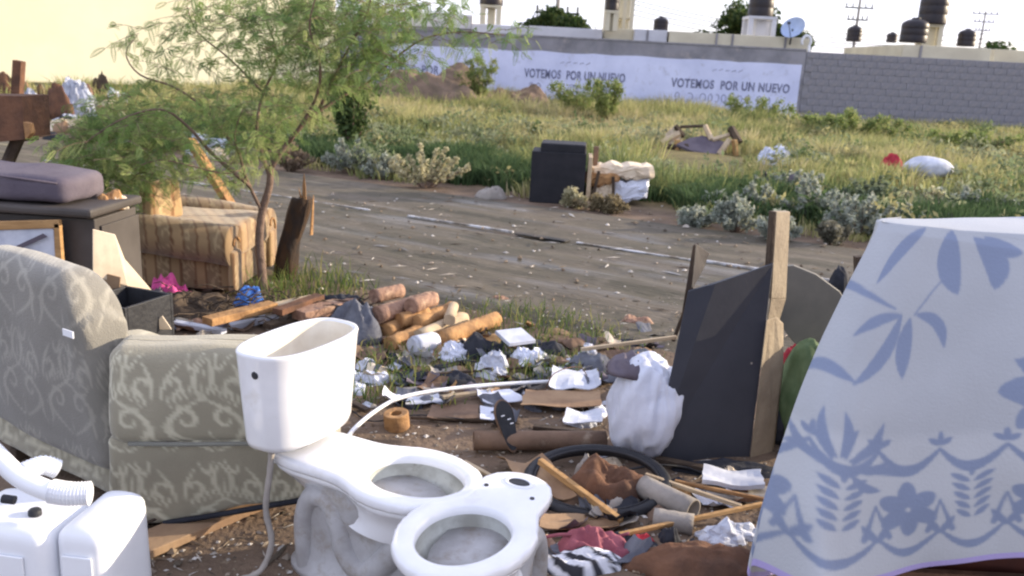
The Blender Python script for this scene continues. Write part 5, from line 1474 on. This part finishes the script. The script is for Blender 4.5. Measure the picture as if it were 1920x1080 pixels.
# lace-like border: arcs, flowers and sprigs repeated along the hem
y_top = np.interp(0, [0], [cs(1780, 880)[1]])
pitch = abs(cs(1860, 850)[0]-cs(1700, 900)[0])*1.55
s0 = cs(1700, 880)[0]; hb_ = sV[-1]-cs(1780, 1066)[1]
by = sV[-1]
for k in range(-7, 10):
    x0 = s0+k*pitch*.5*1.0
    top, bot = by-.37, by-.05
    t = np.linspace(0, 1, 14)
    pt.stroke(np.c_[x0-pitch*.25+pitch*.5*t, top+.060*np.sin(t*math.pi)], [.005, .017, .005])
    pt.stroke(np.c_[x0-pitch*.25+pitch*.5*t, bot-.075+.060*np.sin(t*math.pi)], [.004, .014, .004])
    for q in (-1, 0, 1): pt.leaf((x0+pitch*.25, top-.012), (x0+pitch*.25+q*.032, top-.05+abs(q)*.020), .009)
    if k % 2 == 0:   # flower
        c = np.array((x0, (top+bot)/2+.012))
        for q in range(6):
            a = q*math.pi/3+.5; pt.leaf(c+np.array((math.cos(a), math.sin(a)))*.012, c+np.array((math.cos(a), math.sin(a)))*.078, .025)
    else:            # sprig
        for q in range(5):
            y_ = top+.085+q*.028
            for sg in (-1, 1): pt.leaf((x0+sg*.006, y_+.020), (x0+sg*(.054-.003*q), y_-.010), .009)
        pt.leaf((x0, top+.088), (x0, top+.050), .009)
    for sg in (-1, 1): pt.leaf((x0+pitch*.25, bot-.065), (x0+pitch*.25+sg*.035, bot-.115), .011); 
    pt.stroke([(x0+pitch*.25-.03, bot-.075), (x0+pitch*.25, bot-.17), (x0+pitch*.25+.03, bot-.075)], [.008, .003, .008])
hem = np.zeros((NVv, NU)); 
SU, SV = np.meshgrid(sU, sV)
pt.blur(3)
val = pt.at(SU.ravel(), SV.ravel(), tile=False)
base = np.array((.41, .43, .465)); blue = np.array((.215, .26, .375)); lil = np.array((.40, .34, .62))
band = np.clip((SV.ravel()-(by-.42))/.03, 0, 1)*.55
basec = base*(1-band[:, None])+np.array((.50, .52, .55))*band[:, None]
col = basec*(1-val[:, None])+blue*val[:, None]
hm = (SV.ravel() > by-.018); col[hm] = lil
tn_ = np.ones((len(V), 4)); tn_[:, :3] = col
b = MB(); b.v = [tuple(q) for q in V]; b.f = Fc; b.n = len(V)
tc_ = b.build('tablecloth', M['cloth_print'], None, smooth=True, tint=tn_, fix=False)
so = tc_.modifiers.new('thickness', 'SOLIDIFY'); so.thickness = .0015; so.offset = 0
tag(tc_, 'blue and white floral vinyl tablecloth hanging to the ground at right', 'tablecloth')

# ------------------------------------------------------------------ dark cabinet, framed panel, cushions at the left
CY = P(60, 640).y
CY = 4.1
cb = thing('cabinet', 'dark grey brown cabinet at the left edge behind the damask armchair', 'cabinet', (Y(70, 500, CY).x, CY+.22, 0), R(-4))
zt = Y(100, 392, CY).z; x1 = Y(182, 400, CY).x-cb.location.x; x0 = Y(-120, 400, CY).x-cb.location.x
cbm = mat('cabinet_brown', (.085, .075, .070), (.06, .052, .048), 3, .6)
b = MB(); b.box(((x0+x1)/2, 0, zt/2-.02), (x1-x0, .40, zt-.04)); b.build('cabinet_body', cbm, cb, bevel=.008)
b = MB(); b.box(((x0+x1)/2, -.01, zt-.005), (x1-x0+.04, .50, .045)); b.build('cabinet_top', cbm, cb, bevel=.015)
b = MB(); b.box((x1+.001+.006, .02, zt*.5), (.012, .36, zt*.8)); b.build('side_panel', cbm, cb, bevel=.003)
fy = CY-.07
fr = thing('framed_panel', 'white panel in a tan wooden frame leaning on the dark cabinet', 'picture frame', (Y(30, 500, fy).x, fy, Y(30, 520, fy).z))
def fp(px, py, dy=0): return Y(px, py, fy+dy)-fr.location
for nm, poly in (('frame_rail', [(-80, 418), (108, 413), (112, 428), (-80, 434)]), ('frame_stile', [(100, 414), (110, 413), (118, 520), (104, 520)]), ('frame_rail', [(-80, 520), (110, 520), (112, 534), (-80, 534)])):
    slab(nm, [fp(*q) for q in poly], .03, M['wood_raw'], fr)
slab('frame_panel', [fp(-80, 434, .01), fp(100, 428, .01), fp(106, 520, .01), fp(-80, 520, .01)], .008, M['paper_white'], fr)
slab('diagonal_strip', [fp(-80, 520, -.012), fp(-80, 512, -.012), fp(80, 438, -.012), (fp(88, 444, -.012))], .006, M['lilac_cloth'], fr)
p = Y(70, 385, CY+.2)
cs_ = thing('sofa_cushion', 'grey lilac seat cushion lying on the dark cabinet', 'cushion', (p.x, CY+.2, zt+.02), R(-4))
V, Fc = rbox(.78, .40, .165, .05, .02, (-.12, 0, .08), lambda q: Vector((q.x, q.y, q.z*(1-.22*(q.x+.4)/.8)+.0))); V = soft(V, 31, .02)
b = MB(); b.add(V, Fc); b.build('cushion_body', M['lilac_cloth'], cs_, smooth=True)
b = MB(); b.tube([(-.5, -.20, .142), (-.1, -.205, .134), (.24, -.195, .108)], .006, 6); b.build('piping', M['lilac_cloth'], cs_, smooth=True)
# orange fruit-coloured cloth on the cabinet corner
p = Y(205, 380, CY+.3)
o = lump('orange_rag', 'small orange and white rag at the cabinet corner', 'rag', 207, 385, .16, .14, .07, M['wood_orange'], .1, 50, z=zt-.02)
o = lump('white_rag', 'little white rag touching the orange rag', 'rag', 226, 385, .09, .09, .05, M['paper_cream'], .1, 51, z=zt-.02)
# torn cream cardboard leaning
sheet('cardboard_sheet', 'tall torn cream cardboard leaning against the dark cabinet', 'cardboard', [(174, 430), (216, 440), (234, 486), (292, 553), (264, 580), (238, 536), (174, 518)], 3.62, M['paper_cream'], .006, [0, .06, .10, .22, .16, .10, 0])
sheet('cardboard_sheet', 'smaller brownish cardboard flap under the torn cream sheet', 'cardboard', [(180, 508), (226, 520), (222, 560), (186, 556)], 3.66, M['cardboard'], .006)
sheet('cardboard_sheet', 'small cream triangle of card behind the armrest', 'cardboard', [(276, 618), (304, 592), (322, 618)], 3.5, M['paper_cream'], .006)
sack('dark_green_bag', 'dark green bag showing above the damask armchair back', 'bag', 95, 520, 3.55, .30, .26, Y(95, 484, 3.55).z, M['dark_green'], 22, amp=.06)
p = P(240, 640)
db = thing('black_crate', 'open black plastic crate behind the damask armrest', 'crate', (Y(238, 600, 3.5).x, 3.5, 0), R(-20))
zz = Y(238, 556, 3.5).z
b = MB()
b.box((0, 0, zz-.34), (.24, .26, .02)); b.build('crate_floor', M['rubber'], db)
for c_, s_ in (((0, -.13, zz-.17), (.26, .015, .34)), ((0, .13, zz-.17), (.26, .015, .34)), ((-.1225, 0, zz-.17), (.015, .245, .34)), ((.1225, 0, zz-.17), (.015, .245, .34))):
    b = MB(); b.box(c_, s_); b.build('crate_side', M['rubber'], db, bevel=.003)
# rusty box on a leaning post at the left edge
ry = 4.9
rb = thing('rusty_box', 'rusty brown metal box propped on a slanting wooden post at the left edge', 'box', (Y(10, 330, ry).x, ry, 0))
def bp_(px, py, dy=0): return Y(px, py, ry+dy)-rb.location
slab('box_face', [bp_(-70, 178), bp_(42, 180), bp_(46, 262), bp_(-70, 272)], .28, M['rust'], rb, Vector((0, 1, 0)))
slab('painted_lit_edge', [bp_(43, 228, -.01), bp_(54, 232, -.01), bp_(58, 250, -.01), bp_(47, 262, -.01)], .05, M['wood_orange'], rb, Vector((0, 1, 0)))  # orange slab paints sunlight on the box's right edge
b = MB(); b.tube([bp_(36, 255, .1), bp_(8, 320, .1), bp_(-30, 420, .1), Vector((bp_(-40, 460, .1).x, .1, 0))], .035, 6); b.build('post', M['wood_dark'], rb)
b = MB(); b.tube([bp_(20, 262, .25), bp_(70, 258, .25)], .018, 6); b.build('ledge_bar', M['wood_dark'], rb)
rod('post', 'short orange brown post standing in the far left rubbish', 'post', (32, 185, 9.0), (36, 114, 9.0), .045, M['rust'], square=True)
rod('beam', 'long orange beam leaning over the striped armchair back', 'beam', (437, 392, 6.3), (356, 262, 6.45), .026, M['wood_orange'], square=True, wide=1.4)

# ------------------------------------------------------------------ rubbish beyond the road
def far_lump(px, py, wpx, hpx, m_, name, label, cat, seed):
    p = P(px, py); s_ = p.y/F
    return lump(name, label, cat, px, py, wpx*s_, wpx*s_*.6, hpx*s_, m_, 0, seed)
for a in [(58, 232, 75, 62, M['paper_white'], 'plastic_bag', 'white bag heap behind the rusty box', 'bag', 60), (150, 222, 60, 66, M['paper_white'], 'plastic_bag', 'white torn plastic nearest the dark gap under the cream wall', 'bag', 61),
          (112, 226, 56, 60, M['rust'], 'brown_rag', 'brown rag between two white bag heaps', 'rag', 62), (190, 195, 50, 40, M['wood_dark'], 'dark_heap', 'dark brown heap at the foot of the cream wall', 'heap', 63),
          (20, 190, 80, 40, M['rust'], 'brown_rag', 'brown rubbish heap at the far left below the cream wall', 'heap', 64), (130, 245, 90, 20, M['paper_cream'], 'paper_heap', 'cream papers scattered before the white bags', 'paper', 65),
          (395, 290, 90, 40, M['paper_white'], 'plastic_bag', 'pale rubbish seen through the drooping leaves', 'rubbish', 66), (455, 285, 50, 26, M['concrete'], 'grey_rag', 'grey rag right of the pale rubbish', 'rag', 67),
          (920, 372, 55, 22, M['concrete'], 'grey_rag', 'dark and white rag on the road edge left of the black armchair', 'rag', 68),
          (1450, 325, 70, 30, M['bag_plastic'], 'plastic_bag', 'grey plastic in the grass right of the broken sofa', 'plastic', 69), (1475, 322, 40, 20, M['dark_cloth'], 'dark_cloth', 'dark rag beside the grey plastic in the grass', 'rag', 70),
          (1427, 365, 38, 30, M['tank_black'], 'black_pot', 'round black pot among the silvery shrubs', 'pot', 71),
          (1500, 372, 90, 34, M['lilac_cloth'], 'grey_cloth', 'grey lilac cloth right of the round black pot', 'cloth', 72),
          (1560, 455, 30, 14, M['paper_white'], 'white_scrap', 'small bright scrap below the silvery shrubs', 'scrap', 73),
          (1195, 605, 60, 14, M['clay'], 'pink_rag', 'pinkish litter patch on the near road edge', 'litter', 74),
          (935, 563, 40, 10, M['clay'], 'pink_rag', 'small pinkish rag on the road behind the logs', 'rag', 75),
          (1668, 345, 50, 28, M['red_cloth'], 'red_cloth', 'red rag left of the big white sack in the field', 'rag', 76)]: far_lump(*a)
r_ = random.Random(17)
jm = [('paper_white', 'white'), ('rust', 'rust brown'), ('dark_cloth', 'black'), ('paper_cream', 'cream'), ('bag_plastic', 'bluish'), ('cardboard', 'tan'), ('clay', 'reddish'), ('grey_cloth', 'dark grey')]
for k in range(34):
    a_ = r_.uniform(-20, 240) if k < 26 else r_.uniform(330, 470); b_ = r_.uniform(195, 262) if k < 26 else r_.uniform(262, 300)
    mk, cn = r_.choice(jm); w_ = r_.uniform(22, 60); hh = r_.uniform(9, 24)
    far_lump(a_, b_, w_, hh, M[mk], 'junk_lump', '%s %s junk %s' % (('flat ' if hh < 15 else 'heaped ')+('wide' if w_ > 42 else 'small' if w_ < 32 else 'middling'), cn, ('beside the rusty box' if a_ < 60 else 'right of the rusty box' if a_ < 140 else 'by the lowest tree leaves')+(', at the back' if b_ < 218 else ', mid row' if b_ < 240 else ', in front') if k < 26 else 'behind the drooping leaves'), 'junk', 300+k)
p = P(1735, 358)
o = sack('white_sack', 'full white sack lying in the field grass at the right', 'sack', 1732, 358, p.y, .74, .45, .34, M['paper_white'], 33, amp=.07)
b = MB()
# earth mound before the wall
def mound(px0, px1, py, y, h, label, seed):
    a, c = Y(px0, py, y), Y(px1, py, y); w = c.x-a.x
    def f(u, v):
        x = (u-.5)*2; q = (v-.5)*2; r0 = math.sqrt(x*x+q*q)
        z = h*max(0, 1-r0**3)*(1+.9*mn.noise(Vector((u*4+seed, v*4, 0))))+.16*mn.noise(Vector((u*11, v*11, seed)))*(r0 < .95)+.06*mn.noise(Vector((u*30, v*30, seed)))
        return Vector((x*w/2, q*w*.3, z if r0 < 1 else -.1))
    V, Fc = grid(f, 80, 60); b = MB(); b.add(V, Fc)
    o = b.build('earth_mound', mat('mound_soil', (.21, .15, .11), (.13, .10, .075), 2.5, .95, .7, 12), smooth=False); o.location = ((a.x+c.x)/2, y, .12)
    return tag(o, label, 'mound')
mound(660, 970, 190, 26.5, .95, 'reddish brown earth mound before the white painted wall', 2)
mound(850, 1060, 185, 27.5, .6, 'lower grey brown mound right of the reddish one', 8)

# black armchair with torn stuffing
q0, q1 = P(992, 379), P(1098, 386)
ac = thing('black_armchair', 'toppled black armchair standing at the far road edge', 'armchair', (q0.x, q0.y, 0), math.atan2(q1.y-q0.y, q1.x-q0.x)+.02)
wA = (q1-q0).length; zA_ = Y(1000, 283, q0.y).z
b = MB(); b.box((wA/2-.015, .275, zA_/2), (wA-.03, .55, zA_)); b.build('side_panel', M['chair_black'], ac, bevel=.008)
b = MB(); b.box((wA/2+.03, .27, zA_+.045), (wA-.14, .50, .11)); b.build('armrest', M['chair_black'], ac, bevel=.02, seg=3)
b = MB(); b.box((wA+.02, .26, zA_*.47), (.05, .5, zA_*.94)); b.build('frame_board', M['wood_pale'], ac, bevel=.006)
b = MB(); b.box((wA+.085, .40, zA_*.55), (.06, .06, zA_*1.1)); b.build('frame_post', M['brown_tube'], ac, bevel=.006)
sf = P(1150, 385)
so_ = thing('torn_sofa_seat', 'torn sofa seat with orange foam and pale cloth beside the black armchair', 'sofa seat', (sf.x, sf.y+.1, 0), -.03)
zS = Y(1160, 325, sf.y).z
def tq(px, py, dy=0): return Y(px, py, sf.y+dy)-so_.location
def rag_block(name, poly, dy, th, m_, amp):
    pts = [tq(a, b_, dy) for a, b_ in poly]; c = sum(pts, Vector())/len(pts); out = []
    for i_ in range(len(pts)):
        for q in range(6): out.append(pts[i_].lerp(pts[(i_+1) % len(pts)], q/6))
    out = [q+Vector((mn.noise(q*9), 0, mn.noise(q*9+Vector((3, 0, 0)))))*amp for q in out]
    rings = []
    for k, (sc_, d_) in enumerate(((.55, -.02), (.9, -.005), (1, .03), (1.0, th*.6), (.92, th), (.5, th+.01))):
        rings.append([c+(q-c)*sc_+Vector((amp*mn.noise(q*12+Vector((0, k, 0))), d_+amp*mn.noise(q*14+Vector((k, 0, 0))), amp*mn.noise(q*12+Vector((0, 0, k))))) for q in out])
    b = MB(); b.loft(rings); return b.build(name, m_, so_, smooth=False)
rag_block('pale_cover', [(1110, 314), (1160, 309), (1228, 315), (1224, 336), (1190, 338), (1150, 330), (1112, 334)], 0, .45, M['paper_cream'], .03)
rag_block('foam', [(1103, 328), (1156, 324), (1160, 342), (1118, 352), (1100, 346)], -.06, .3, M['wood_orange'], .035)
rag_block('cloth_hanging', [(1112, 348), (1148, 342), (1146, 384), (1128, 386), (1104, 380)], -.03, .25, M['paper_cream'], .03)
rag_block('grey_lining', [(1150, 338), (1220, 338), (1214, 372), (1160, 384), (1148, 380)], .02, .4, M['bag_plastic'], .03)
for (x_, z_) in ((-.27, .2), (.0, .18)):
    b = MB(); b.box((x_, -.2, z_), (.035, .035, .36), Matrix.Rotation(.15 if x_ < 0 else -.1, 4, 'Y')); b.build('frame_stick', M['wood_dark'], so_)
# broken sofa skeleton in the field
bf = P(1315, 296); by_ = bf.y
bs_ = thing('broken_sofa', 'broken sofa frame with lilac cover lying in the field grass', 'sofa', (bf.x, by_, .1), 0)
def kp(px, py, dy=0): return Y(px, py, by_+dy)-bs_.location
slab('cover_panel', [kp(1268, 270), kp(1295, 258, .3), kp(1318, 254, .4), kp(1340, 264, .4), kp(1362, 266, .3), kp(1350, 288), kp(1310, 288)], .05, M['lilac_cloth'], bs_)
for pa, pb, r0, m_ in (((1240, 268, .2), (1275, 250, .2), .06, M['wood_pale']), ((1262, 296, -.2), (1345, 300, -.1), .05, M['wood_pale']), ((1348, 290, 0), (1368, 262, .1), .05, M['wood_pale']), ((1275, 238, .5), (1322, 236, .5), .03, M['wood_dark']),
                       ((1322, 236, .5), (1334, 262, .3), .05, M['wood_pale']), ((1370, 240, .4), (1386, 268, .2), .07, M['wood_dark']), ((1266, 236, .3), (1282, 256, .3), .05, M['wood_dark']), ((1335, 262, .3), (1378, 250, .4), .04, M['wood_pale']),
                       ((1252, 275, .1), (1290, 274, .1), .05, M['wood_dark']), ((1376, 262, .1), (1380, 292, .1), .05, M['wood_raw']), ((1270, 262, .1), (1268, 298, .1), .05, M['wood_raw'])):
    b = MB(); b.tube([kp(*pa), kp(*pb)], r0*1.15, 6); b.build('frame_member', m_, bs_)
o = lump('pale_rag', 'white stuffing torn from the left end of the broken sofa', 'stuffing', 1262, 285, .38, .3, .42, M['paper_cream'], .1, 80)

# small scraps scattered through the litter
r_ = random.Random(5)
pal = [('paper_white', 'white'), ('grey_cloth', 'dark grey'), ('dark_cloth', 'black'), ('wood_raw', 'wooden'), ('lilac_cloth', 'lilac grey'), ('bag_plastic', 'bluish grey'), ('paper_cream', 'cream'), ('grey_cloth', 'dark grey'), ('dark_cloth', 'black'), ('brown_tube', 'brown'), ('cardboard', 'tan'), ('concrete', 'stone grey'), ('clay', 'reddish')]
marks = [((820, 640), 'in front of the log pile'), ((960, 640), 'near the flat white box'), ((1080, 660), 'by the brown rag'), ((700, 700), 'right of the toilet tank'), ((745, 790), 'around the tan roll'), ((930, 760), 'by the grey booklet'),
         ((1060, 740), 'by the blue paper sheets'), ((860, 700), 'around the black garment'), ((1180, 700), 'left of the white sack'), ((1100, 900), 'inside the tyre ring'), ((1040, 1000), 'by the striped rag'), ((1350, 930), 'around the white paperback'), ((1250, 1010), 'by the long thin stick'),
         ((400, 600), 'behind the damask armrest'), ((580, 600), 'on the planks behind the tank'), ((1010, 880), 'behind the torn cardboard'), ((870, 820), 'beside the cardboard tube')]
for k in range(235):
    if k < 165: a_, b_ = r_.uniform(660, 1250), r_.gauss(690, 40)
    elif k < 205: a_, b_ = r_.uniform(960, 1420), r_.uniform(830, 1060)
    else: a_, b_ = r_.uniform(230, 640), r_.uniform(575, 640)
    b_ = max(610 if a_ > 590 else 570, b_)
    sz = r_.uniform(.03, .11); mk, cn = r_.choice(pal); m_ = M[mk]
    where = min(marks, key=lambda q: (q[0][0]-a_)**2+((q[0][1]-b_)*1.6)**2)[1]
    size = 'tiny' if sz < .05 else 'small' if sz < .07 else 'palm sized' if sz < .09 else 'larger'
    if r_.random() < .45:
        lb = '%s crumpled %s scrap %s' % (size, cn, where)
        lump('scrap', lb, 'scrap', a_, b_, sz*1.6, sz, sz*.35, m_, r_.uniform(0, 6), 100+k, n=7, group='small scraps in the litter')
    else:
        lb = '%s flat %s scrap %s' % (size, cn, where)
        c = P(a_, b_, .01); an = r_.uniform(0, 3.1)
        b = MB(); V, Fc = grid(lambda u, v: Vector(((u-.5)*sz*1.8+.1*sz*math.sin(v*5+k), (v-.5)*sz*1.2+.1*sz*math.sin(u*4+k), 1.6*sz*(u-.5)**2+.25*sz*mn.noise(Vector((u*2.3+k, v*2.3, 0))))), 6, 6)
        b.add(V, Fc); V2 = [q-Vector((0, 0, .002)) for q in V]; b.add(V2, [tuple(reversed(f)) for f in Fc]); o = b.build('scrap', m_, fix=False)
        o.location = (c.x, c.y, max(0, gh(c.x, c.y))+.008); o.rotation_euler = (r_.uniform(-.3, .3), r_.uniform(-.3, .3), an)
        tag(o, lb, 'scrap', 'small scraps in the litter')

# look-alikes that would share a label are told apart by their order from left to right
same = {}
for o in bpy.data.objects:
    if o.get('label') and o.get('category') in ('scrap', 'junk'): same.setdefault(o['label'], []).append(o)
for lb, os_ in same.items():
    if len(os_) > 1:
        os_.sort(key=lambda q: q.location.x/q.location.y)
        names = ['leftmost', 'rightmost'] if len(os_) == 2 else ['leftmost', 'middle', 'rightmost'] if len(os_) == 3 else ['leftmost', 'second', 'third', 'rightmost']
        for q, w in zip(os_, names): q['label'] = lb+', '+w

def cable(label, pts, r0, m_, cat='cable', name='cable'):
    q = [P(a, b_, z) for a, b_, z in pts]; c = sum(q, Vector())/len(q); c.z = 0
    b = MB(); b.tube(smooth([p_-c for p_ in q], 8), r0, 7); o = b.build(name, m_, smooth=True); o.location = c
    return tag(o, label, cat)
cable('thin black cable looping through the litter below the flat white box', [(820, 690, .02), (870, 676, .05), (930, 690, .02), (980, 712, .03), (1040, 690, .02), (1100, 700, .04)], .004, M['rubber'])
cable('black cable curling from the tyre toward the dark board', [(1180, 880, .03), (1240, 872, .05), (1300, 880, .02), (1360, 905, .02), (1420, 900, .03)], .005, M['rubber'])
cable('thin black cable beside the tan roll', [(660, 770, .01), (700, 790, .02), (780, 778, .01), (870, 786, .02)], .003, M['rubber'])
cable('dark red strap twisted near the maroon cloth', [(1010, 1010, .03), (1060, 1002, .06), (1120, 1012, .03), (1180, 1000, .05)], .006, M['maroon_cloth'], 'strap', 'strap')
cable('bent rusty wire standing among the scraps left of the white sack', [(1020, 740, .01), (1040, 700, .12), (1090, 690, .10), (1110, 735, .01)], .0025, M['rust'], 'wire', 'wire')
for k, (a, b_, lb, m_, r0) in enumerate([((830, 745), (905, 735), 'short split slat under the white pipe', 'wood_pale', .008), ((640, 745), (690, 770), 'dark slat piece beside the toilet tank foot', 'wood_dark', .009),
        ((1000, 800), (1110, 812), 'flat brown slat along the cardboard tube', 'wood_dark', .009), ((870, 865), (935, 900), 'thin grey stick before the black sandal', 'wood_pale', .005),
        ((1230, 860), (1330, 880), 'dark slat under the dark board', 'wood_dark', .010), ((1040, 675), (1120, 690), 'reddish slat left of the white sack', 'clay', .009), ((905, 650), (960, 668), 'black slat beneath the flat white box', 'rubber', .010),
        ((270, 585), (360, 605), 'grey slat behind the damask armrest', 'concrete', .010), ((300, 600), (420, 622), 'bluish plank behind the damask armrest', 'bag_plastic', .014), ((430, 612), (520, 596), 'pale blue board under the orange plank', 'bag_plastic', .016)]):
    rod('slat', lb, 'slat', a, b_, r0, M[m_], .02, .03, square=True, wide=1.8, group='slats among the litter')
